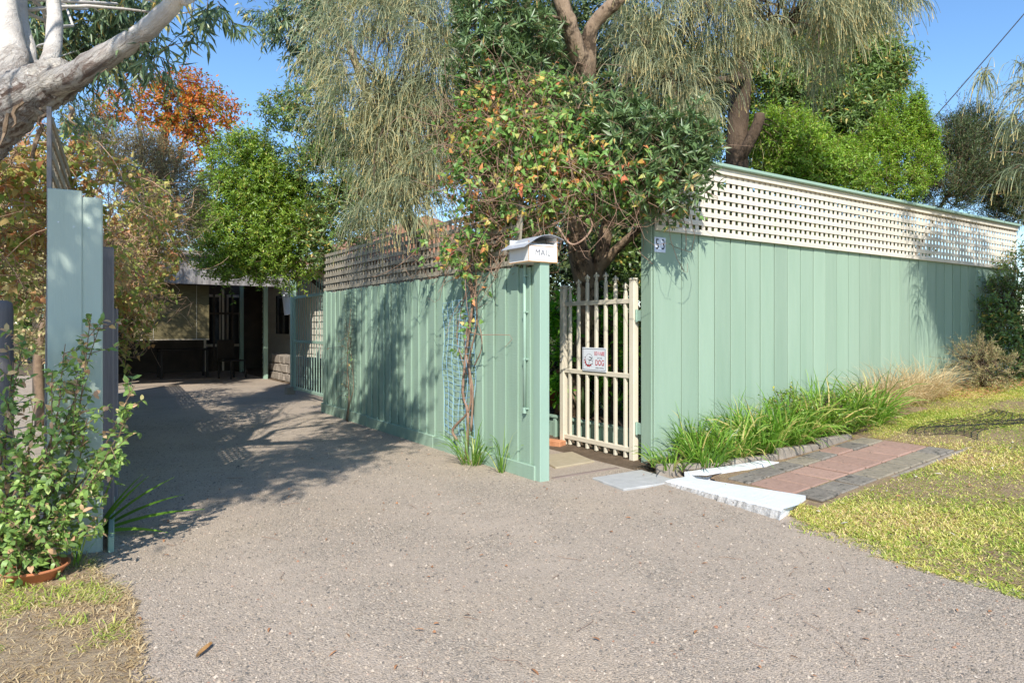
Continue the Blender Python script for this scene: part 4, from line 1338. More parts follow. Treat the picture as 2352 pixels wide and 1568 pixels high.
# big curtain over the driveway fence
b1 = W(1.6, 3.0)
sheoak('weeping_sheoak', 'weeping she-oak with a long curtain of grey-green needles over the driveway fence',
       [([b1, b1 + [-.1, 0, 1.5], at(1120, 330, 8.6), at(1060, 60, 8.4), at(1000, -250, 8.0)], .16, .06),
        ([at(1120, 330, 8.6), at(960, 230, 8.0), at(860, 190, 7.6)], .07, .03),
        ([at(1080, 120, 8.5), at(930, 20, 8.2), at(800, -10, 8.2)], .06, .03)],
       [blob(900, 120, 150, 110, 7.6, .7), blob(820, 260, 110, 90, 7.5, .6), blob(950, 270, 110, 110, 7.5, .7), blob(880, 380, 100, 80, 7.3, .5),
        blob(1000, 60, 100, 90, 7.9, .6), blob(800, 40, 110, 70, 8.0, .5), blob(980, 400, 70, 70, 7.2, .4), blob(930, 470, 110, 60, 7.0, .35),
        blob(1010, 170, 60, 110, 7.4, .5), blob(840, 500, 60, 30, 7.0, .2), blob(900, -60, 190, 80, 7.8, .8), blob(760, 170, 60, 60, 7.9, .4)],
       1050, 15, .40, seed=12, gap=.30, wd=.0062)

# she-oak behind the gate and right: two trunks, tassels across the top of the picture
b2 = at(1690, 700, 9.2); b2[2] = 0
sheoak('weeping_sheoak', 'weeping she-oak with dark trunk rising behind the cream lattice',
       [([b2, at(1692, 500, 9.2), at(1694, 300, 9.15), at(1706, 130, 9.0), at(1712, -60, 8.8), at(1700, -300, 8.5)], .17, .11),
        ([at(1694, 370, 9.12), at(1722, 325, 9.0), at(1742, 280, 8.95), at(1744, 262, 8.95)], .085, .065),
        ([at(1700, 120, 8.9), at(1850, 60, 8.2), at(1990, -30, 7.6)], .06, .025),
        ([at(1705, 180, 8.9), at(1600, 190, 8.0), at(1520, 200, 7.3)], .055, .02),
        ([at(1690, -20, 8.6), at(1540, -10, 7.8), at(1430, -60, 7.2)], .06, .025),
        ([at(1560, 240, 8.6), at(1740, 90, 7.6), at(1840, 40, 7.2)], .03, .02)],
       [blob(1470, 100, 70, 60, 6.9, .3), blob(1540, 190, 70, 60, 6.8, .3), blob(1490, 20, 100, 50, 7.0, .4), blob(1600, 40, 110, 60, 7.0, .4),
        blob(1730, 30, 110, 55, 7.0, .4), blob(1850, 60, 110, 60, 7.1, .4), blob(1960, 20, 110, 60, 7.2, .4), blob(1800, -40, 260, 60, 7.0, .7),
        blob(1590, 260, 55, 45, 7.2, .25), blob(2040, -10, 70, 45, 7.2, .3), blob(1880, 160, 60, 50, 8.0, .3, .6), blob(1640, 130, 60, 60, 7.2, .3),
        blob(1780, 345, 50, 22, 9.6, .2, .7)],
       700, 16, .38, seed=21, gap=.26, wd=.006)
# she-oak at the right edge, mostly out of the picture; throws the shade on the far end of the fence
b3 = np.array([8.6, 7.0, .5])
ob = [(np.array(c), np.array(s), 3.5 if (c[1] < 6.4 and c[0] < 7.3) else 1.0) for c, s in (((6.0, 7.3, 3.75), (.55, .5, .5)), ((6.7, 7.0, 4.4), (.8, .8, .6)), ((7.4, 6.6, 3.7), (.9, .8, .9)), ((6.35, 7.6, 3.0), (.6, .5, .5)),
      ((7.3, 7.6, 3.0), (.9, .6, .6)), ((8.0, 7.2, 2.6), (.9, .7, .7)), ((7.6, 6.0, 4.6), (1.0, .9, .7)), ((8.6, 6.4, 3.4), (.9, .9, 1.2)), ((5.7, 6.05, 4.35), (.35, .35, .45)), ((6.1, 6.2, 4.1), (.45, .4, .5)), ((6.6, 6.1, 4.2), (.5, .4, .6)), ((6.5, 5.7, 4.4), (.55, .6, .5)), ((7.0, 6.0, 4.1), (.6, .6, .6)), ((7.6, 5.2, 4.9), (.9, .8, .6)), ((7.2, 6.7, 3.3), (.6, .5, .5)))]
sheoak('weeping_sheoak', 'weeping she-oak drooping in at the right edge of the picture',
       [([b3, b3 + [0, 0, 1.6], b3 + [-.4, 0, 3.2], b3 + [-.9, -.3, 4.8]], .16, .06),
        ([b3 + [-.3, 0, 2.6], b3 + [-1.4, .2, 3.4], b3 + [-2.4, .4, 3.4]], .05, .02)], ob + [blob(2330, 170, 40, 30, 7.0, .25, .8), blob(2345, 260, 30, 45, 7.0, .25, .8), blob(2275, 160, 25, 14, 7.1, .12, .9), blob(2350, 360, 25, 40, 7.0, .2, .7)], 1700, 22, .36, seed=31, gap=.06, wd=.008)

# ---- banksia over the gate: whorls of long leathery leaves
b4 = W(1.75, 1.9); b4[2] = .15
bank_tr = [([b4, at(1352, 760, 7.9), at(1345, 640, 7.8), at(1325, 560, 7.7), at(1330, 480, 7.5), at(1345, 380, 7.3)], .15, .10),
           ([at(1352, 660, 7.8), at(1390, 600, 7.7), at(1430, 560, 7.5), at(1475, 520, 7.2)], .075, .04),
           ([at(1372, 640, 7.8), at(1400, 500, 7.6), at(1440, 420, 7.2), at(1530, 360, 6.6)], .09, .03),
           ([at(1345, 380, 7.3), at(1348, 200, 6.9), at(1310, 70, 6.6), at(1275, -40, 6.5)], .11, .075),
           ([at(1350, 300, 7.1), at(1352, 130, 6.8), at(1362, 60, 6.7), at(1430, -10, 6.6)], .085, .06),
           ([at(1330, 420, 7.4), at(1240, 300, 7.0), at(1160, 150, 6.9)], .05, .02)]
make_tree('banksia', 'banksia with whorled leathery leaves arching over the gateway', bank_tr,
          [blob(1130, 60, 80, 80, 6.7, .45), blob(1190, 110, 90, 80, 6.6, .4), blob(1130, 170, 90, 60, 6.5, .35), blob(1300, 250, 55, 45, 6.4, .3), blob(1400, 260, 80, 50, 6.2, .35),
           blob(1450, 330, 90, 60, 6.0, .35), blob(1540, 350, 80, 60, 5.8, .3), blob(1600, 340, 40, 50, 5.75, .22), blob(1540, 420, 70, 50, 5.75, .25), blob(1440, 440, 80, 50, 6.1, .3),
           blob(1530, 470, 35, 25, 5.75, .12, .7), blob(1340, 320, 70, 60, 6.5, .3)],
          1900, 11, .12, .098, .022, 'leaf_banksia', 'bark_warm', 12, 44, .016, gap=.12, seed=41, shape=LANCE, tip=True, spread=.85, up=.35, out=.8, tint=(.05, .92), curl=.12)

# ---- climber sprawling over lattice and gateway: wiry red stems and leaves
def climber(name, label, blobs, n, K, base, stems, nst, leaf='leaf_vine', ll=.062, lw=.040, seed=5, tint=(0, .95), sr=.0032, gap=.16, stem_mat='red_stem', stem_len=.55, shape=HEART):
    root = plant(name, label, 'climber', base)
    mb = MB()
    for pts, r0, r1 in stems:
        limb(mb, pts, r0, r1, 7, 26, .08)
    P, O = sample(blobs, nst, (.2, 1.02), rng, gap, seed=seed + 1)
    for p, o in zip(P, O):
        d = unit(rng.normal(size=3) + np.array([0, 0, -.25]))
        L_ = stem_len * rng.uniform(.5, 1.3)
        q = p + d * L_
        c = curve(p, q, 7, rng.uniform(-.35, .2), .16)
        mb.tube(c, np.linspace(sr * rng.uniform(.7, 1.6), sr * .5, 7), 4, False)
    P, O = sample(blobs, n, (.45, 1.08), rng, gap, seed=seed)
    lf, tw = sprays(P, O, K, .12, ll, lw, up=-.1, out=.6, jit=1.0, spread=.9, shape=shape, droop=.45, tint=tint, flat=.25, fold=.18, curl=.2)
    mb.v = [tuple(np.array(p) - base) for p in mb.v]
    part('stems', mb.mesh('stems', stem_mat, True), root)
    part('foliage', mesh_np('foliage', rel(lf[0], base), lf[1], leaf, lf[2]), root, kind='stuff')
    part('twigs', mesh_np('twigs', rel(tw[0], base), tw[1], stem_mat), root, kind='stuff')
    return root

cb = W(-.09, b_of_u(1070, -.09), .0)
def fst(u, v, off=-.09):
    b = b_of_u(u, off); p = W(off, b); Y = p[1]
    p[2] = H + (HZ - v) / F * Y
    return p
stems = [([cb, fst(1075, 950), fst(1063, 900), fst(1072, 800), fst(1085, 700), fst(1078, 620), fst(1110, 520, -.05), at(1200, 380, 5.9)], .016, .008),
         ([fst(1050, 1010, -.1), fst(1040, 985, -.12), fst(1078, 940), fst(1080, 870), fst(1068, 780), fst(1090, 680), fst(1072, 590), at(1160, 420, 5.9)], .013, .007),
         ([fst(1082, 990), fst(1086, 900), fst(1078, 830), fst(1095, 740), fst(1092, 650), fst(1100, 560)], .010, .006),
         ([fst(1072, 860), fst(1050, 780), fst(1058, 720), fst(1072, 660)], .006, .004),
         ([fst(1090, 840), fst(1106, 800), fst(1104, 760), fst(1092, 735)], .006, .003),
         ([at(1200, 560, 5.95), at(1260, 520, 5.9), at(1310, 500, 5.85), at(1360, 490, 5.85), at(1400, 450, 5.85)], .010, .007),
         ([at(1280, 520, 5.8), at(1310, 560, 5.75), at(1340, 550, 5.75), at(1360, 520, 5.8), at(1350, 490, 5.85)], .010, .008),
         ([at(1130, 570, 6.0), at(1180, 510, 5.95), at(1230, 440, 5.9), at(1290, 400, 5.9)], .009, .006)]
climber('climbing_vine', 'tangled climber with reddish stems and green leaves over the lattice and gateway',
        [blob(1120, 240, 70, 80, 6.3, .3), blob(1200, 230, 80, 60, 6.2, .3), blob(1110, 330, 80, 70, 6.2, .3), blob(1200, 330, 90, 80, 6.0, .35), blob(1290, 330, 80, 80, 6.0, .3),
         blob(1120, 430, 90, 80, 6.1, .3), blob(1220, 430, 90, 70, 5.9, .3), blob(1310, 420, 80, 70, 5.9, .3), blob(1400, 400, 70, 60, 5.9, .25), blob(1130, 530, 80, 60, 6.1, .25),
         blob(1210, 500, 60, 40, 6.0, .22), blob(1060, 590, 50, 40, 6.3, .12), blob(1470, 420, 60, 60, 5.8, .2), blob(1540, 440, 40, 40, 5.75, .15, .6), blob(1080, 640, 28, 50, 6.05, .07, .6),
         blob(1075, 760, 22, 70, 6.0, .06, .35), blob(1000, 560, 60, 25, 6.7, .1, .5), blob(1290, 250, 60, 60, 6.3, .25)],
        1700, 5, cb, stems, 900, seed=51)
climber('thin_creeper', 'thin leafless creeper on the dark wire trellis of the driveway fence',
        [(W(-.075, b_of_u(800, -.07), .85), np.array([.03, .10, .55]), 1.0)], 18, 2, W(-.08, b_of_u(797, -.08)),
        [([W(-.09, b_of_u(795, -.09), 0), W(-.09, b_of_u(802, -.09), .35), W(-.08, b_of_u(798, -.08), .8), W(-.08, b_of_u(806, -.08), 1.5)], .008, .004),
         ([W(-.09, b_of_u(798, -.09), 0), W(-.10, b_of_u(806, -.09), .28), W(-.08, b_of_u(812, -.08), .5), W(-.08, b_of_u(803, -.08), 1.1)], .007, .003)], 26, ll=.04, lw=.02, seed=57, stem_len=.3, sr=.0022, stem_mat='twig')

# ---- left: creeper heaped over the side fence
lb_ = SP + np.array([-.9, 1.3, 0])
climber('heaped_creeper', 'rusty brown creeper heaped over the left fence and its lattice',
        [blob(230, 420, 60, 70, 5.4, .4), blob(290, 480, 80, 80, 6.4, .5), blob(250, 560, 60, 70, 6.0, .4), blob(340, 560, 60, 80, 7.4, .5), blob(300, 640, 60, 50, 7.0, .4), blob(335, 610, 40, 50, 7.6, .4), (np.array([-5.35, 8.9, 2.2]), np.array([.5, .8, .5]), 1.0), (np.array([-5.95, 10.2, 2.2]), np.array([.5, .8, .5]), 1.0), blob(310, 720, 45, 45, 7.6, .35), blob(290, 780, 30, 60, 7.8, .3), blob(350, 480, 60, 50, 7.4, .4), blob(200, 380, 60, 40, 5.2, .3),
         blob(60, 380, 80, 70, 4.9, .4, 1.7), blob(50, 490, 70, 90, 4.8, .35, 1.7), blob(130, 330, 50, 40, 5.0, .3), blob(40, 620, 70, 80, 4.8, .3, 1.5), blob(250, 700, 30, 60, 7.4, .3, .6)],
        1750, 5, lb_, [([lb_, lb_ + [.2, .2, 1.0], at(230, 480, 5.6)], .02, .01)], 800, stem_mat='tan_stem', leaf='leaf_rusty', ll=.066, lw=.043, seed=61, sr=.003, gap=.08, stem_len=.5)
b5 = np.array([-6.0, 8.6, 0.0])
make_tree('tea_tree', 'pale twiggy grey-olive shrub behind the left fence', [([b5, b5 + [.1, 0, 1.4], at(350, 440, 8.6)], .07, .03), ([b5 + [.05, 0, .8], b5 + [.6, -.2, 2.0], at(410, 470, 8.3)], .04, .02)],
          [blob(340, 400, 70, 70, 8.4, .5), blob(400, 440, 50, 80, 8.3, .5), blob(370, 510, 70, 70, 8.2, .5), blob(300, 380, 70, 50, 8.6, .4), blob(380, 520, 40, 45, 8.2, .4), blob(360, 350, 50, 30, 8.6, .3)],
          3000, 12, .22, .028, .008, 'leaf_olive', 'twig', 6, 60, .012, gap=.05, seed=71, spread=.6, jit=1.2, cat='shrub')
b6 = np.array([-11.6, 21.0, 0.0])
make_tree('flame_tree', 'tree with burnt orange blossom above the shrubs at left', [([b6, b6 + [.1, 0, 2.5], at(380, 300, 21.0), at(390, 240, 21.0)], .2, .07), ([b6 + [.1, 0, 2.6], at(320, 290, 21.0), at(260, 255, 21.0)], .07, .02), ([b6 + [.1, 0, 2.8], at(440, 280, 21.0), at(490, 240, 21.0)], .07, .02)],
          [blob(380, 250, 70, 45, 21.0, 1.2), blob(300, 252, 60, 28, 21.0, 0.9), blob(450, 215, 60, 32, 21.0, 0.9), blob(470, 265, 55, 38, 21.0, 0.9), blob(255, 248, 35, 18, 21.0, 0.6), blob(400, 300, 60, 40, 21.0, 0.9),
           blob(520, 245, 30, 28, 21.0, 0.45), blob(430, 340, 50, 40, 21.0, 0.75), blob(350, 215, 30, 25, 21.0, 0.6), blob(470, 360, 40, 35, 21.0, 0.6), blob(410, 205, 40, 20, 21.0, 0.6)],
          1250, 10, .40, .11, .06, 'leaf_orange', 'bark_brown', 8, 40, .02, gap=.34, seed=81, up=.25, tint=(.12, 1.0), shape=OVAL)
shrub_left = np.array([-6.2, 7.0, 0.0])
make_tree('hedge_shrub', 'olive hedge behind the left fence end and the grey post', [([shrub_left, shrub_left + [.1, 0, 1.2], shrub_left + [.6, .1, 2.0]], .06, .03)],
          [blob(40, 450, 90, 90, 6.8, .4), blob(110, 560, 90, 100, 6.9, .4), blob(20, 600, 90, 110, 6.8, .4), blob(60, 720, 110, 90, 6.8, .4)],
          1500, 10, .18, .05, .022, 'leaf_olive', 'twig', 6, 30, .012, gap=.05, seed=95, shape=OVAL, cat='shrub')
b7 = np.array([-8.2, 10.8, 0.0])
make_tree('dark_shrub', 'open dark blue-green shrub below the gum tree limb', [([b7, b7 + [.1, 0, 2], at(195, 300, 10.8)], .06, .025)],
          [blob(190, 280, 45, 40, 10.8, .4), blob(230, 320, 50, 35, 10.6, .4), blob(170, 330, 60, 40, 10.6, .4), blob(250, 350, 45, 30, 10.4, .3)],
          520, 9, .25, .05, .02, 'leaf_dark', 'twig', 6, 34, .012, gap=.22, seed=91, shape=OVAL, cat='shrub')
# glossy green tree beside the carport
b8 = W(1.3, 7.4)
make_tree('glossy_tree', 'round glossy bright green tree hanging over the driveway beside the carport', [([b8, b8 + [-.1, 0, 1.4], at(660, 480, 11.3), at(600, 420, 11.0)], .10, .04), ([b8 + [-.1, 0, 1.5], at(610, 560, 10.8), at(540, 540, 10.5)], .05, .02), ([b8 + [-.1, 0, 1.8], at(690, 440, 11.3), at(680, 400, 11.3)], .05, .02)],
          [blob(570, 400, 80, 70, 10.9, .6), blob(520, 460, 70, 60, 10.7, .6), blob(630, 440, 80, 70, 11.0, .6), blob(560, 540, 90, 70, 10.5, .6), blob(650, 530, 80, 70, 10.8, .6), blob(520, 600, 60, 40, 10.3, .4),
           blob(600, 600, 70, 45, 10.4, .4), blob(700, 480, 60, 70, 11.2, .5), blob(690, 580, 60, 50, 10.9, .4), blob(580, 345, 50, 30, 10.9, .4), blob(480, 520, 40, 40, 10.5, .4), blob(660, 640, 40, 20, 10.6, .3, .6)],
          6200, 11, .16, .062, .022, 'leaf_bright', 'bark_brown', 8, 60, .015, gap=.06, seed=101, tint=(0, .95))
b9 = W(2.0, 5.6)
make_tree('pittosporum', 'bright green leafy tree showing at the left edge of the she-oak curtain', [([b9, b9 + [0, 0, 2], at(800, 330, 10.6), at(760, 250, 10.6)], .10, .04)],
          [blob(660, 270, 45, 30, 10.5, .3), blob(720, 250, 60, 50, 10.6, .5), blob(700, 330, 50, 40, 10.6, .4), blob(780, 300, 80, 80, 10.8, .6), blob(760, 400, 70, 60, 10.8, .6), blob(850, 380, 100, 100, 11, .6), blob(960, 330, 120, 150, 11.2, .6), blob(820, 480, 90, 60, 10.5, .5), blob(760, 540, 60, 60, 10.4, .4), blob(640, 240, 30, 14, 10.4, .2)],
          4200, 10, .18, .07, .026, 'leaf_mid', 'bark_brown', 8, 50, .016, gap=.10, seed=111)
b10 = np.array([-3.0, 12.5, 0.0])
make_tree('gum_tree', 'slender gum with hanging grey-green leaves left of the she-oak curtain', [([W(3.2, 6.5), at(800, 100, 12.0), at(740, 0, 12.0), at(700, -150, 12)], .09, .04)],
          [blob(690, 20, 40, 40, 11.6, .4), blob(720, 80, 50, 50, 11.7, .4), blob(650, 60, 30, 25, 11.5, .3), blob(700, 130, 40, 30, 11.6, .3), blob(740, 0, 60, 40, 11.8, .4), blob(620, 20, 40, 18, 11.4, .3), blob(600, 60, 25, 18, 11.4, .2)],
          420, 10, .26, .14, .028, 'leaf_gum', 'bark_warm', 6, 30, .012, gap=.15, seed=121, up=-.4, droop=.8, spread=.7, flat=.1)

# ---- dense evergreen mass behind the gateway and fence: separate shrubs
def shrub(name, label, base, blobs, n, K, L, ll, lw, mat, seed, **kw):
    c = blobs[0][0]
    b = np.asarray(base, float)
    mid = b + (c - b) * .55
    return make_tree(name, label, [([b, mid + rng.normal(size=3) * .05, c], .05, .02)], blobs, n, K, L, ll, lw, mat, kw.pop('bark', 'bark_brown'), 7, kw.pop('branches', 30), .014,
                     seed=seed, cat='shrub', **kw)
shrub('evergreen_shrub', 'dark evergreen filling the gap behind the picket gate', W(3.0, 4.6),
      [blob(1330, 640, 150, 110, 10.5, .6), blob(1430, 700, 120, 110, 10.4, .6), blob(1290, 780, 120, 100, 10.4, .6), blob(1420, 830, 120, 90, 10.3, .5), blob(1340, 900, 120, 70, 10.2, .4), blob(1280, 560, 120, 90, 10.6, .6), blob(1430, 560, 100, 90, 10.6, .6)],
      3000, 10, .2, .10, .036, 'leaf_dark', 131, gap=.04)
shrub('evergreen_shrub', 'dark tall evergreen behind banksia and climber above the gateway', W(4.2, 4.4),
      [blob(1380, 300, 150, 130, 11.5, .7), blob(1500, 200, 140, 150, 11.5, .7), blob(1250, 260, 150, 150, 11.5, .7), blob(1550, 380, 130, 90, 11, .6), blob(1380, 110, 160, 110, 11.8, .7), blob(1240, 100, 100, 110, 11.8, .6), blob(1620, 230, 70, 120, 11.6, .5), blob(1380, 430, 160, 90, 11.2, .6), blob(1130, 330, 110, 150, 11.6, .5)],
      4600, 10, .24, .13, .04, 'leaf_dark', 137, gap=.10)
# wattle to the right
shrub('wattle_tree', 'broad dark green wattle tree behind the street fence', W(6.2, 3.6),
      [blob(1930, 190, 110, 90, 11.2, .8), blob(1995, 165, 72, 55, 11.0, .5), blob(1850, 260, 100, 90, 11.2, .8), blob(1935, 280, 80, 65, 11.0, .7), blob(1790, 190, 80, 90, 11.4, .7), blob(1820, 340, 80, 60, 11.2, .6), blob(2035, 190, 38, 40, 10.9, .35), blob(1900, 110, 130, 50, 11.4, .6), blob(1900, 350, 80, 50, 11, .5)],
      5200, 11, .24, .115, .030, 'leaf_mid', 141, gap=.10, bark='bark_brown')
shrub('wattle_shrub', 'lime green wattle shrub poking over the lattice, left of the tall spire', W(4.6, 1.3),
      [blob(1800, 330, 70, 50, 9.6, .4), blob(1860, 380, 80, 60, 9.4, .4), blob(1930, 410, 60, 50, 9.4, .4), blob(1800, 400, 60, 40, 9.6, .4), blob(1760, 300, 40, 30, 9.6, .3), blob(1785, 275, 9, 34, 9.6, .09, 3), blob(1830, 290, 9, 36, 9.6, .09, 3), blob(1880, 320, 9, 38, 9.5, .09, 3), blob(1935, 355, 9, 34, 9.5, .09, 3)],
      2800, 10, .17, .062, .018, 'leaf_lime', 151, gap=.10)
shrub('spire_shrub', 'tall spiry bright green shrub standing highest above the lattice', W(5.7, 1.4),
      [blob(2045, 440, 80, 40, 9.6, .4), blob(2010, 385, 34, 45, 9.6, .25), blob(2075, 375, 34, 50, 9.6, .25), blob(2110, 290, 12, 62, 9.7, .12, 4), blob(2062, 295, 11, 58, 9.7, .11, 4), blob(2022, 315, 11, 48, 9.6, .11, 4),
       blob(2125, 400, 30, 45, 9.6, .25), blob(1985, 405, 26, 36, 9.5, .22), blob(2106, 245, 6, 34, 9.7, .06, 5), blob(2086, 305, 10, 52, 9.7, .1, 4), blob(2136, 335, 10, 44, 9.7, .1, 4), blob(1995, 345, 9, 44, 9.6, .09, 4), blob(2045, 335, 12, 52, 9.6, .11, 3), blob(1970, 370, 8, 36, 9.5, .08, 3)],
      3900, 11, .13, .045, .015, 'leaf_lime', 161, gap=.08, up=1.1)
shrub('conifer_shrub', 'dark pine-like shrub with bare pale stems at the right end of the fence', W(7.4, 1.5),
      [blob(2200, 400, 70, 60, 10.2, .4), blob(2190, 330, 60, 45, 10.4, .4), blob(2270, 350, 70, 60, 10.6, .5), blob(2280, 430, 70, 50, 10.4, .5), blob(2340, 390, 60, 80, 10.6, .5), blob(2240, 290, 30, 35, 10.6, .3), blob(2170, 450, 50, 35, 10, .3), blob(2340, 480, 60, 50, 10.6, .5), blob(2190, 290, 12, 30, 10.4, .1)],
      4600, 14, .22, .06, .010, 'leaf_dark', 171, gap=.12, up=.7, spread=.6, bark='bark_warm', branches=46)
shrub('bushy_shrub', 'shaded leafy shrub against the far right end of the street fence', W(8.5, -.55, .55),
      [blob(2310, 700, 45, 70, 9.6, .35), blob(2335, 780, 50, 70, 9.4, .35), blob(2350, 640, 30, 60, 9.8, .3), blob(2320, 840, 40, 30, 9.3, .3)],
      900, 9, .2, .055, .025, 'leaf_mid', 181, gap=.15, shape=OVAL)
b = W(6.75, -.55, .5)
shrub('grevillea', 'low spiky grevillea with bare stem beside the dry grass', b,
      [blob(2235, 825, 40, 28, 8.6, .25), blob(2275, 845, 45, 28, 8.5, .25), blob(2250, 800, 22, 14, 8.6, .12)],
      300, 12, .16, .05, .006, 'leaf_olive', 191, gap=.1, spread=.5)

hedge = [(2.95, 1.4, 'garden shrub behind the lattice nearest the gate'), (3.8, 1.4, 'garden shrub behind the lattice, second from the gate'), (4.8, 1.4, 'garden shrub behind the middle of the lattice'), (5.9, 1.4, 'garden shrub behind the lattice, under the tall spire'), (7.2, 1.45, 'garden shrub behind the lattice, second from the far end'), (8.5, 1.5, 'garden shrub behind the far end of the lattice')]
for i, (a, b, lab) in enumerate(hedge):
    shrub('garden_shrub', lab, W(a, b, .2), [(W(a, b, 1.2), np.array([.6, .42, 1.2]), 1.0), (W(a + .3, b + .3, 2.35), np.array([.7, .6, .8]), 1.2), (W(a - .2, b + .35, 2.55), np.array([.6, .6, .7]), 1.2)],
          1500, 9, .2, .08, .032, ('leaf_mid', 'leaf_dark', 'leaf_bright')[i % 3], 400 + i, gap=.02, shape=OVAL)
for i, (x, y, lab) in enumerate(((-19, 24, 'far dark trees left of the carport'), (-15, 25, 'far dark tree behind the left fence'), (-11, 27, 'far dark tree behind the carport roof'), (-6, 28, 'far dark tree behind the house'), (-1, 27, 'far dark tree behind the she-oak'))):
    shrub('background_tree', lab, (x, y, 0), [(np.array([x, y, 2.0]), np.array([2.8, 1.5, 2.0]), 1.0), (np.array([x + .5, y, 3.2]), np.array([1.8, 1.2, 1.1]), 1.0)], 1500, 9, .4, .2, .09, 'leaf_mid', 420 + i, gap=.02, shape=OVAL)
# ---- strappy plants along the street fence
def tussock(name, label, base, n, ln, wd, mat, spread=.6, sr=.1, tint=(0, 1), group=None, seg=5, up=1.0, grav=.33):
    base = np.asarray(base, float)
    P = np.zeros((n, 3)); r_ = rng.uniform(0, 1, n) ** .5 * sr; th = rng.uniform(0, 6.28, n)
    P[:, 0] = r_ * np.cos(th); P[:, 1] = r_ * np.sin(th)
    d = unit(np.stack([np.cos(th) * spread * rng.uniform(.1, 1.4, n), np.sin(th) * spread * rng.uniform(.1, 1.4, n), np.full(n, up)], 1) + rng.normal(size=(n, 3)) * .15)
    L = ln * rng.uniform(.5, 1.15, n)
    pts = [P]; cur = d
    for s in range(seg):
        cur = unit(cur + np.array([0, 0, -grav]) * (s * .38) + rng.normal(size=(n, 3)) * .04)
        pts.append(pts[-1] + cur * (L / seg)[:, None])
    pts = np.stack(pts, 1)
    pts[:, :, 2] = np.maximum(pts[:, :, 2], .004)
    side = unit(np.cross(d, np.array([0, 0, 1.0])) + rng.normal(size=(n, 3)) * .25)
    w = np.array([.7, 1, 1, .85, .6, .12])[:seg + 1][None, :, None] * (wd * rng.uniform(.6, 1.3, n))[:, None, None]
    V = np.stack([pts - side[:, None] * w / 2, pts + side[:, None] * w / 2], 2)
    k = (seg + 1) * 2; q = np.arange(seg)
    T = np.concatenate([np.stack([2 * q, 2 * q + 1, 2 * q + 3], 1), np.stack([2 * q, 2 * q + 3, 2 * q + 2], 1)])
    T = T[None] + (np.arange(n) * k)[:, None, None]
    ti = np.repeat(np.minimum(1, rng.uniform(tint[0], tint[1], n)), k)
    o = part(name, mesh_np(name, V.reshape(-1, 3), T.reshape(-1, 3), mat, ti), None, base)
    return tag(o, label, 'grass clump', group)

row = [(1.02, -.36, .30, 130), (1.30, -.50, .42, 260), (1.62, -.52, .50, 320), (1.98, -.58, .56, 340), (2.35, -.58, .58, 340), (2.75, -.58, .58, 320), (3.2, -.60, .62, 340), (3.65, -.62, .66, 360), (1.5, -.30, .5, 200), (2.15, -.32, .55, 220), (2.95, -.34, .6, 220), (3.45, -.34, .66, 240)]
names = ['smallest strappy clump nearest the gate', 'strappy clump beside the small one at the gate end', 'strappy clump third from the gate', 'strappy clump fourth from the gate', 'strappy clump in the middle of the green row', 'strappy clump sixth from the gate', 'strappy clump next to last before the dry grass', 'tallest strappy clump, next to the dry grass']
for i, (a, b, ln, n) in enumerate(row):
    if i < 8:
        tussock('strappy_clump', names[i] + ', bright green', W(a, b - .09, float(hgt(a)) + .02), int(n * .72), ln * .92, .0135, 'blade_green', .75, .15, (0, 1.08), 'strappy clumps along the fence')
    else:
        tussock('strappy_clump', 'bright green strappy clump against the boards, ' + ('nearest the gate', 'second from the gate', 'third from the gate', 'nearest the dry grass')[i - 8] + ' in the rear row', W(a, b, float(hgt(a)) + .02), int(n * .8), ln * .88, .012, 'blade_green', .55, .14, (0, 1.03), 'rear strappy clumps')
a = 3.0
shrub('ground_cover', 'low leafy green weed among the strappy clumps', W(2.9, -.66, float(hgt(a))),
      [(W(2.75, -.66, .33), np.array([.3, .16, .17]), 1.0), (W(3.1, -.72, .38), np.array([.28, .15, .2]), 1.0), (W(2.6, -.45, .42), np.array([.15, .12, .2]), .7)],
      420, 8, .09, .032, .018, 'leaf_bright', 201, shape=OVAL, branches=12, gap=.05)
dry = [(4.35, -.48, .48), (4.75, -.42, .52), (5.15, -.48, .5), (5.6, -.42, .46)]
dn = ['dry straw clump next to the tallest green clump', 'second dry straw clump from the green row', 'third dry straw clump, mid fence', 'last dry straw clump before the grevillea']
for (a, b, ln), nm in zip(dry, dn):
    tussock('dry_clump', nm, W(a, b, float(hgt(a)) + .02), 420, ln * 1.15, .006, 'blade_straw', .75, .16, (0, .97), 'dry straw clumps')
p = W(-.16, .85)
tussock('strappy_clump', 'green strappy clump at the foot of the driveway fence under the climber', p, 85, .42, .010, 'blade_green', .6, .09, (0, 1))
tussock('strappy_clump', 'small spiky green clump right beside the climber foot on the driveway fence', W(-.12, .42), 26, .42, .010, 'blade_green', .3, .03, (0, 1))
p = ground_at(216, 1225)
V_, T_ = [], []
for k, (dx, dy, up, L_) in enumerate(((.85, -.05, .62, .62), (.75, .0, .78, .60), (.9, .1, .42, .66), (.6, -.1, .95, .5), (.5, .15, .8, .45), (.95, -.15, .3, .5), (.3, -.1, 1.0, .42))):
    d = unit(np.array([dx, dy, up])); q = np.zeros(3); sd = unit(np.cross(d, [0, -.6, 1.0])); n0 = len(V_)
    for m_, w_ in enumerate((.010, .014, .015, .013, .010, .006, .001)):
        V_ += [q - sd * w_, q + sd * w_]
        d = unit(d + np.array([0, 0, -.07])); q = q + d * L_ / 6
    for m_ in range(6):
        a_ = n0 + 2 * m_
        T_ += [(a_, a_ + 1, a_ + 3), (a_, a_ + 3, a_ + 2)]
o = part('strappy_clump', mesh_np('strappy_clump', np.array(V_), np.array(T_), 'blade_green', np.repeat(np.linspace(.15, .75, 7), 14)), None, p)
tag(o, 'broad green blades leaning out over the driveway from the left fence end', 'grass clump')
p = ground_at(170, 1300)
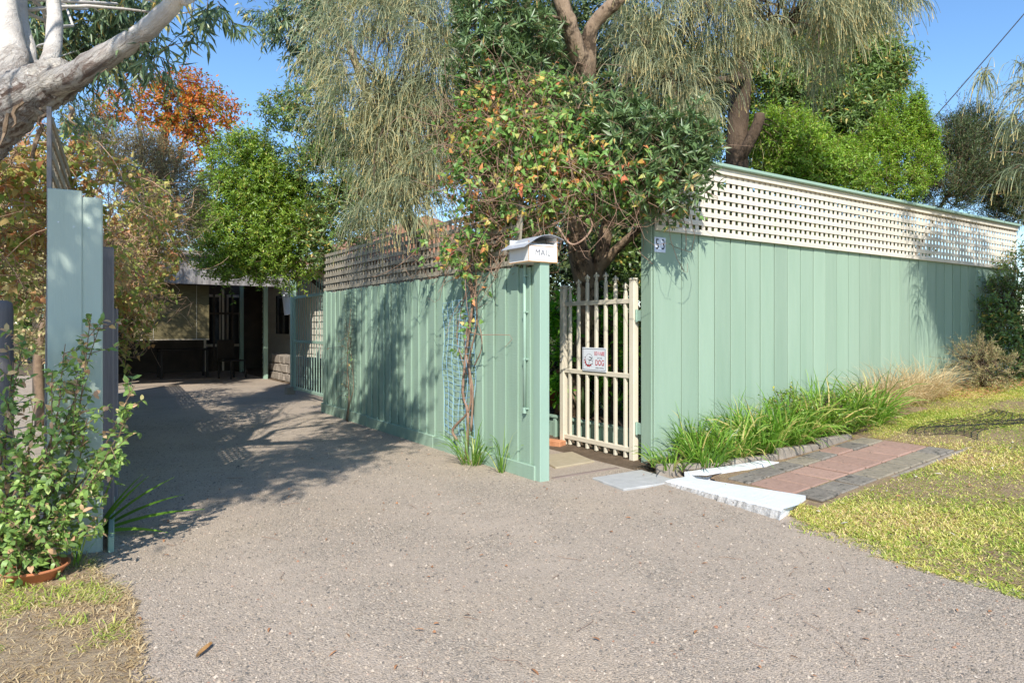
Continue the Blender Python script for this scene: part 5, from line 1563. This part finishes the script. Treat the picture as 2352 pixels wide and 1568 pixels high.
tussock('grass_tuft', 'thin green grass tuft beside the terracotta dish', p, 18, .30, .006, 'blade_green', .5, .04, (0, .9))

# ---- ferns and pots behind the gate
def fern(name, label, base, nf, ln, seed, up=.9):
    base = np.asarray(base, float)
    sets = []; root = plant(name, label, 'fern', base)
    mb = MB()
    for k in range(nf):
        th = rng.uniform(0, 6.28); d = np.array([math.cos(th) * .7, math.sin(th) * .7, up])
        L_ = ln * rng.uniform(.7, 1.15); cur = unit(d); p = np.zeros(3); pts = [p.copy()]
        for s in range(12):
            cur = unit(cur + np.array([0, 0, -.13])); p = p + cur * L_ / 12; pts.append(p.copy())
        pts = np.array(pts)
        mb.tube(pts, np.linspace(.004, .0012, 13), 4, False)
        q = np.repeat(np.linspace(.15, 1, 26), 2)
        base_p = np.stack([np.interp(q * 12, np.arange(13), pts[:, c]) for c in range(3)], 1)
        tan = unit(np.gradient(pts, axis=0))[np.clip((q * 12).astype(int), 0, 12)]
        sd = np.tile([1, -1], 26)[:, None] * unit(np.cross(tan, [0, 0, 1.0]))
        ll = .085 * np.sin(np.pi * np.clip(q * .9 + .08, 0, 1)) * (ln / .5)
        V, T, kk = leaves(base_p, sd + tan * .35 - [0, 0, .12], np.tile([0, 0, 1.0], (52, 1)), ll + .008, np.full(52, .016 * ln / .5))
        sets.append((V, T, np.full(len(V), rng.uniform(.1, 1))))
    V, T, ti = join(*sets)
    part('fronds', mesh_np('fronds', V, T, 'leaf_fern', ti), root)
    part('stems', mb.mesh('stems', 'twig'), root)
    return root
def pot(label, base, r, h):
    o = part('flower_pot', MB().lathe([(0, .0), (r * .72, 0), (r * .94, h * .82), (r * 1.06, h * .82), (r * 1.06, h), (r * .94, h), (r * .9, h * .9), (0, h * .88)], 20).mesh('flower_pot', 'terracotta', True), None, base)
    return tag(o, label, 'pot')
pp = at(1283, 905, 8.3); pp[2] = .28
pot('terracotta pot left behind the picket gate', pp, .14, .27)
fern('fern', 'bright fern growing in the terracotta pot behind the gate', pp + [0, 0, .25], 16, .55, 1)
for (u, v, Y, ln, nf, lab) in ((1320, 800, 8.6, .6, 16, 'bright fern behind the middle of the gate'), (1290, 730, 9.0, .6, 14, 'tall fern frond clump showing left above the gate rail'), (1440, 920, 8.2, .4, 12, 'fern low at the hinge side of the gate'), (1395, 790, 9.2, .6, 14, 'fern in the shade at the right behind the gate')):
    q = at(u, v, Y)
    q[2] = max(.2, q[2] - .25)
    if lab.startswith('tall') or 'middle' in lab or 'shade' in lab:
        q[2] = q[2]
    fern('fern', lab, q, nf, ln, 2)
shrub('broadleaf_plant', 'lime green broad-leaved plant catching sun behind the gate, left side', at(1290, 940, 8.0) * np.array([1, 1, 0]),
      [blob(1292, 720, 30, 40, 8.2, .2), blob(1310, 760, 30, 40, 8.1, .2), blob(1288, 860, 26, 50, 8.0, .2)], 110, 7, .12, .10, .05, 'leaf_fern', 501, shape=OVAL, gap=.0, branches=8)
shrub('broadleaf_plant', 'lime green broad-leaved plant catching sun behind the gate, hinge side', at(1410, 940, 7.6) * np.array([1, 1, 0]),
      [blob(1405, 730, 26, 34, 7.8, .15), blob(1430, 790, 22, 36, 7.7, .15), blob(1375, 860, 30, 40, 7.8, .15), blob(1440, 900, 18, 30, 7.6, .12)], 90, 7, .12, .09, .045, 'leaf_fern', 503, shape=OVAL, gap=.0, branches=8)
for (u, Y, r_, h, lab) in ((1300, 8.9, .15, .5, 'tall terracotta pot under the tall fern'), (1390, 9.2, .16, .55, 'terracotta pot in the shade behind the gate bars')):
    q = at(u, 800, Y); q[2] = .2
    pot(lab, q, r_, h)
for (u, v, Y, lab) in ((1345, 935, 7.9, 'grey-green agave rosette behind the lower gate bars'), (1410, 945, 7.7, 'smaller agave rosette near the hinge side of the gate')):
    q = at(u, v, Y); q[2] = .2
    tussock('agave', lab, q, 24, .42, .05, 'leaf_banksia', .55, .05, (.1, .7), 'agaves behind the gate', 5, .9, .05)

# ---- leafy bush, lower left: 300 of its leaves stand alone, the rest are one mass
def left_bush():
    base = np.array([-2.72, 3.52, 0.0])
    root = plant('leafy_bush', 'upright bush with small wavy green leaves and tan shoot tips, lower left', 'bush', base)
    mb = MB()
    tips = []
    spec = [(60, 760, 3.25), (150, 790, 3.3), (210, 720, 3.35), (235, 735, 3.4), (310, 885, 3.3), (300, 930, 3.25), (120, 850, 3.2), (30, 830, 3.2), (265, 1010, 3.2), (180, 860, 3.3), (20, 950, 3.1), (80, 930, 3.15),
            (200, 960, 3.25), (140, 1010, 3.1), (50, 1050, 3.05), (10, 1150, 3.0), (110, 1110, 3.05), (200, 1100, 3.15), (165, 1180, 3.1), (60, 1200, 3.0), (230, 1060, 3.3), (30, 1260, 2.98), (120, 1240, 3.05), (190, 1230, 3.12), (-40, 900, 3.1), (-60, 1050, 3.0), (-50, 1200, 2.95)]
    PP, DD = [], []
    for u, v, Y in spec:
        q = at(u, v, Y + .22)
        p = base + np.array([rng.uniform(-.12, .12), rng.uniform(-.1, .1), 0])
        m_ = p * .35 + q * .65; m_[2] = q[2] * .5; m_ += rng.normal(size=3) * .05
        c = smooth_path([p, m_, q], 22)
        mb.tube(c, np.linspace(.008, .002, len(c)), 5, False)
        for f in np.linspace(.25, 1, 16):
            i = min(len(c) - 2, int(f * (len(c) - 1)))
            PP.append(c[i]); DD.append(unit(c[i + 1] - c[i]))
            if f > .3:
                d2 = unit(rng.normal(size=3) + DD[-1] * .8); L2 = rng.uniform(.06, .16)
                mb.tube([c[i], c[i] + d2 * L2], [.0025, .0012], 4, False)
                for g in (.45, .75, 1.0):
                    PP.append(c[i] + d2 * L2 * g); DD.append(d2)
    PP, DD = np.array(PP), np.array(DD)
    K = 3
    P = np.repeat(PP, K, 0); D0 = np.repeat(DD, K, 0)
    D = unit(D0 * .45 + rng.normal(size=P.shape) * .8 + [0, 0, -.1])
    NR = rng.normal(size=P.shape) * .5 + np.array([0, -.3, .8])
    m = len(P)
    L = .040 * rng.uniform(.45, 1.3, m); Wd = L * rng.uniform(.5, .68, m)
    hi = np.clip((P[:, 2] - .75) / .7, 0, 1)
    tint = np.where(rng.random(m) < .10 + .42 * hi, rng.uniform(.88, 1, m), rng.uniform(0, .85, m))
    # nearest 300 leaves, one object each, four shared meshes
    order = np.argsort(P[:, 1] - 2 * L)
    near = order[:300]; rest = order[300:]
    V, T, k = leaves(P[rest] - base, D[rest], NR[rest], L[rest], Wd[rest], OVAL, .16, .22)
    part('foliage', mesh_np('foliage', V, T, 'leaf_bush', np.repeat(tint[rest], k)), root, kind='stuff')
    me = []
    for j in range(5):
        V, T, k = leaves(np.zeros((1, 3)), np.array([[1., 0, 0]]), np.array([[0, 0, 1.]]), 1.0, .6, OVAL, .16, .12 + .06 * j)
        me.append(mesh_np('leaf', V, T, 'leaf_bush', np.full(len(V), (.15, .35, .55, .75, .96)[j])))
    for i in near:
        d = Vector(D[i]); nr = Vector(NR[i]); nr = (nr - d * nr.dot(d)).normalized(); s = nr.cross(d)
        mt = Matrix((d, s, nr)).transposed()
        j = 4 if tint[i] > .87 else int(tint[i] / .22)
        o = part('leaf', me[min(4, j)], root, P[i] - base, mt.to_euler(), scale=(float(L[i]),) * 3)
    mb.v = [tuple(np.array(p) - base) for p in mb.v]
    part('stems', mb.mesh('stems', 'twig'), root)
left_bush()

# ================================================================ GRASS, GRAVEL, LITTER
def scatter_blades(name, label, cat, A, B, Z, ln, wd, mat, tint, flatness=.8):
    n = len(A)
    P = np.stack([A0[0] + E1[0] * A + E2[0] * B, A0[1] + E1[1] * A + E2[1] * B, Z], 1)
    th = rng.uniform(0, 6.28, n)
    d = unit(np.stack([np.cos(th), np.sin(th), rng.uniform(.05, 1.3, n) * (1.4 - flatness)], 1))
    L = ln * rng.uniform(.5, 1.3, n)
    side = unit(np.cross(d, [0, 0, 1.0])) * (wd * rng.uniform(.6, 1.3, n) / 2)[:, None]
    mid = P + d * (L * .55)[:, None]
    tip = P + d * L[:, None] + np.array([0, 0, -1]) * (L * .22)[:, None]
    tip[:, 2] = np.maximum(tip[:, 2], Z + .002)
    V = np.stack([P - side, P + side, mid + side * .8, mid - side * .8, tip], 1)
    T = np.array([[0, 1, 2], [0, 2, 3], [3, 2, 4]])[None] + (np.arange(n) * 5)[:, None, None]
    o = part(name, mesh_np(name, V.reshape(-1, 3), T.reshape(-1, 3), mat, np.repeat(tint, 5)))
    o['kind'] = 'stuff'
    return tag(o, label, cat)

n = 300000
B = -.95 - rng.random(n) ** 1.0 * 3.2
A = .4 + rng.random(n) ** 1.5 * 8.5
far_ = rng.random(n) < .25
B = np.where(far_, -.25 - rng.random(n) * .9, B)
A = np.where(far_, 3.1 + rng.random(n) * 6, A)
edge = np.array([lawn_edge(b) for b in np.linspace(-4.4, -.1, 400)])
ed_ = np.interp(B, np.linspace(-4.4, -.1, 400), edge)
Q = np.stack([A, B, np.zeros(n)], 1)
dens = wob(Q, 2.2, 301) * .5 + wob(Q, 6.0, 303) * .45
keep = (A > ed_ + .04 - .22 * rng.random(n) ** 3) & (dens > -.42 + .7 * np.clip(.6 - (A - ed_), 0, 1) - rng.random(n) * .6)
keep &= ~((A > .95) & (A < 3.10) & (B > -1.84) & (B < -.90))
keep &= ~((A < 4.9) & (B > -.75)) & ~((A > 1.0) & (A < 3.2) & (B > -1.0))
A, B, dens = A[keep], B[keep], dens[keep]
Q = np.stack([A, B, np.zeros(len(A))], 1)
g = np.clip(.50 + .25 * wob(Q, 1.6, 305) + .15 * wob(Q, 7, 306) + rng.normal(size=len(A)) * .28, 0, 1)
scatter_blades('lawn_grass', 'patchy yellow-green lawn grass on the verge', 'grass', A, B, hgt(A) + .006, .042, .0060, 'blade_lawn', g, .7)

n = 17000
B = -2.6 + rng.random(n) * 2.6; A = -3.0 - rng.random(n) ** 1.3 * 1.6
Q = np.stack([A, B, np.zeros(n)], 1)
ve = np.array([verge_edge(b) for b in np.linspace(-2.6, 0, 300)])
keep = (A < np.interp(B, np.linspace(-2.6, 0, 300), ve) + .05 * rng.random(n)) & (wob(Q, 4, 311) > -.5 - rng.random(n) * .6)
A, B = A[keep], B[keep]; Q = Q[keep]
g = np.clip(np.where(wob(Q, 3.2, 313) + rng.normal(size=len(A)) * .3 > .75, rng.uniform(.9, 1, len(A)), rng.uniform(0, .9, len(A))), 0, 1)
scatter_blades('dry_grass', 'dry straw-coloured grass in front of the bush at left', 'grass', A, B, np.full(len(A), .012), .045, .0042, 'blade_straw', g, .85)
n = 5000
B = -1.9 + rng.random(n) * 1.7; A = -3.05 - rng.random(n) * .9
Q = np.stack([A, B, np.zeros(n)], 1)
keep = (wob(Q, 5, 317) > .1) & (A < np.array([verge_edge(b) for b in B]))
scatter_blades('green_grass', 'thin green grass blades among the straw at left', 'grass', A[keep], B[keep], np.full(keep.sum(), .012), .06, .0045, 'blade_lawn', rng.uniform(.1, .6, keep.sum()), .7)

def pebbles(n, size):
    # spread by picture depth so that near stones are as dense as they look
    Y = 1.9 + rng.random(n) ** 1.25 * 7.5
    X = rng.uniform(-.82, .82, n) * Y
    d = np.stack([X, Y], 1) - A0[:2]
    A = d @ E1[:2]; B = d @ E2[:2]
    Q = np.stack([X, Y, np.zeros(n)], 1)
    keep = (A > -3.25) & ((A < -.06) | (B < -.06)) & (wob(Q, 1.5, 401) * .6 + wob(Q, 4, 403) * .4 > -.55 - rng.random(n) * .7)
    le = np.array([lawn_edge(b) for b in np.linspace(-6, 0, 300)]); ve_ = np.array([verge_edge(b) for b in np.linspace(-6, .2, 300)])
    keep &= (A < np.interp(B, np.linspace(-6, 0, 300), le) + .02) & ((A > np.interp(B, np.linspace(-6, .2, 300), ve_)) | (B > .2))
    keep &= ~((A > .28) & (A < .93) & (B > -.71) & (B < -.2)) & ~((A > .58) & (B > -1.86) & (B < -.62))
    X, Y, A, B = X[keep], Y[keep], A[keep], B[keep]
    m = len(X)
    s = size * np.exp(rng.normal(size=m) * .32)
    octa = np.array([[1, 0, 0], [0, 1, 0], [-1, 0, 0], [0, -1, 0], [0, 0, 1.0]])
    O = octa[None] * rng.uniform(.7, 1.3, (m, 5, 1)) * np.array([1, 1, .75]) + rng.normal(size=(m, 5, 3)) * .15
    th = rng.uniform(0, 6.28, m); c, sn = np.cos(th), np.sin(th)
    V = np.stack([O[:, :, 0] * c[:, None] - O[:, :, 1] * sn[:, None], O[:, :, 0] * sn[:, None] + O[:, :, 1] * c[:, None], O[:, :, 2]], 2) * s[:, None, None]
    V += np.stack([X, Y, np.where(B < -.4, hgt(A) * .5, 0) + .004 + s * .15], 1)[:, None, :]
    T = np.array([[0, 1, 4], [1, 2, 4], [2, 3, 4], [3, 0, 4]])[None] + (np.arange(m) * 5)[:, None, None]
    return V.reshape(-1, 3), T.reshape(-1, 3), np.repeat(rng.random(m), 5)
V, T, ti = join(pebbles(125000, .0036), pebbles(30000, .0050))
o = part('gravel_stones', mesh_np('gravel_stones', V, T, 'pebble', ti))
tag(o, 'loose fine grey and brown gravel over the driveway', 'gravel', kind='stuff')

# fallen leaves and twigs
n = 150
Y = 2.4 + rng.random(n) * 5; X = rng.uniform(-.75, .72, n) * Y
d = np.stack([X, Y], 1) - A0[:2]; A = d @ E1[:2]; B = d @ E2[:2]
k = (A > -3.1) & ((A < -.1) | (B < -.2))
X, Y, A = X[k], Y[k], A[k]; n = len(X)
th = rng.uniform(0, 6.28, n)
V, T, kk = leaves(np.stack([X, Y, hgt(A) + .012], 1), np.stack([np.cos(th), np.sin(th), rng.uniform(-.05, .25, n)], 1), np.tile([0, 0, 1.], (n, 1)) + rng.normal(size=(n, 3)) * .3, rng.uniform(.016, .048, n), rng.uniform(.009, .017, n), OVAL, .3, .2)
o = part('leaf_litter', mesh_np('leaf_litter', V, T, 'dead_leaf'))
tag(o, 'scattered reddish fallen leaves on the gravel', 'leaves', kind='stuff')
mb = MB()
for _k in range(46):
    Yk = rng.uniform(2.4, 6.5); Xk = rng.uniform(-.7, .6) * Yk
    a_, b_ = loc_of((Xk, Yk))
    if a_ < -3.0 or (a_ > -.15 and b_ > -.3): continue
    th = rng.uniform(0, 6.28); L_ = rng.uniform(.05, .16)
    p = np.array([Xk, Yk, float(hgt(a_)) + .010])
    c = curve(p, p + np.array([math.cos(th) * L_, math.sin(th) * L_, .002]), 5, 0, .1); c[:, 2] = p[2] + .002
    mb.tube(c, .0013, 4)
o = part('fallen_twigs', mb.mesh('fallen_twigs', 'red_stem'))
tag(o, 'thin fallen twigs scattered on the gravel', 'twigs', kind='stuff')
# pale and brown dead leaves lying in the lawn
n = 170
A = .7 + rng.random(n) ** 1.3 * 6; B = -1.9 - rng.random(n) * 2.2
P = np.stack([A0[0] + E1[0] * A + E2[0] * B, A0[1] + E1[1] * A + E2[1] * B, hgt(A) + .025], 1)
th = rng.uniform(0, 6.28, n)
for mat_, k, nm, lab in (('pale_leaf', slice(0, 90), 'pale_leaf_litter', 'bleached fallen leaves scattered on the lawn'), ('dead_leaf', slice(90, n), 'brown_leaf_litter', 'brown fallen leaves scattered on the lawn')):
    m_ = len(P[k])
    V, T, kk = leaves(P[k], np.stack([np.cos(th[k]), np.sin(th[k]), rng.uniform(-.1, .25, m_)], 1), np.tile([0, 0, 1.], (m_, 1)) + rng.normal(size=(m_, 3)) * .3, rng.uniform(.02, .06, m_), rng.uniform(.010, .02, m_), OVAL, .25, .2)
    tag(part(nm, mesh_np(nm, V, T, mat_)), lab, 'leaves', kind='stuff')
# bark chips in the shaded bed at the far right
n = 1600
A = 5.6 + rng.random(n) * 3.2; B = -.2 - rng.random(n) * .75
P = np.stack([A0[0] + E1[0] * A + E2[0] * B, A0[1] + E1[1] * A + E2[1] * B, hgt(A) + .05], 1)
th = rng.uniform(0, 6.28, n)
V, T, kk = leaves(P, np.stack([np.cos(th), np.sin(th), rng.uniform(-.2, .3, n)], 1), np.tile([0, 0, 1.], (n, 1)) + rng.normal(size=(n, 3)) * .4, rng.uniform(.02, .06, n), rng.uniform(.008, .018, n), OVAL, .2, .2)
o = part('bark_mulch', mesh_np('bark_mulch', V, T, 'dead_leaf'))
tag(o, 'brown leaf and bark mulch under the far right shrubs', 'mulch', kind='stuff')
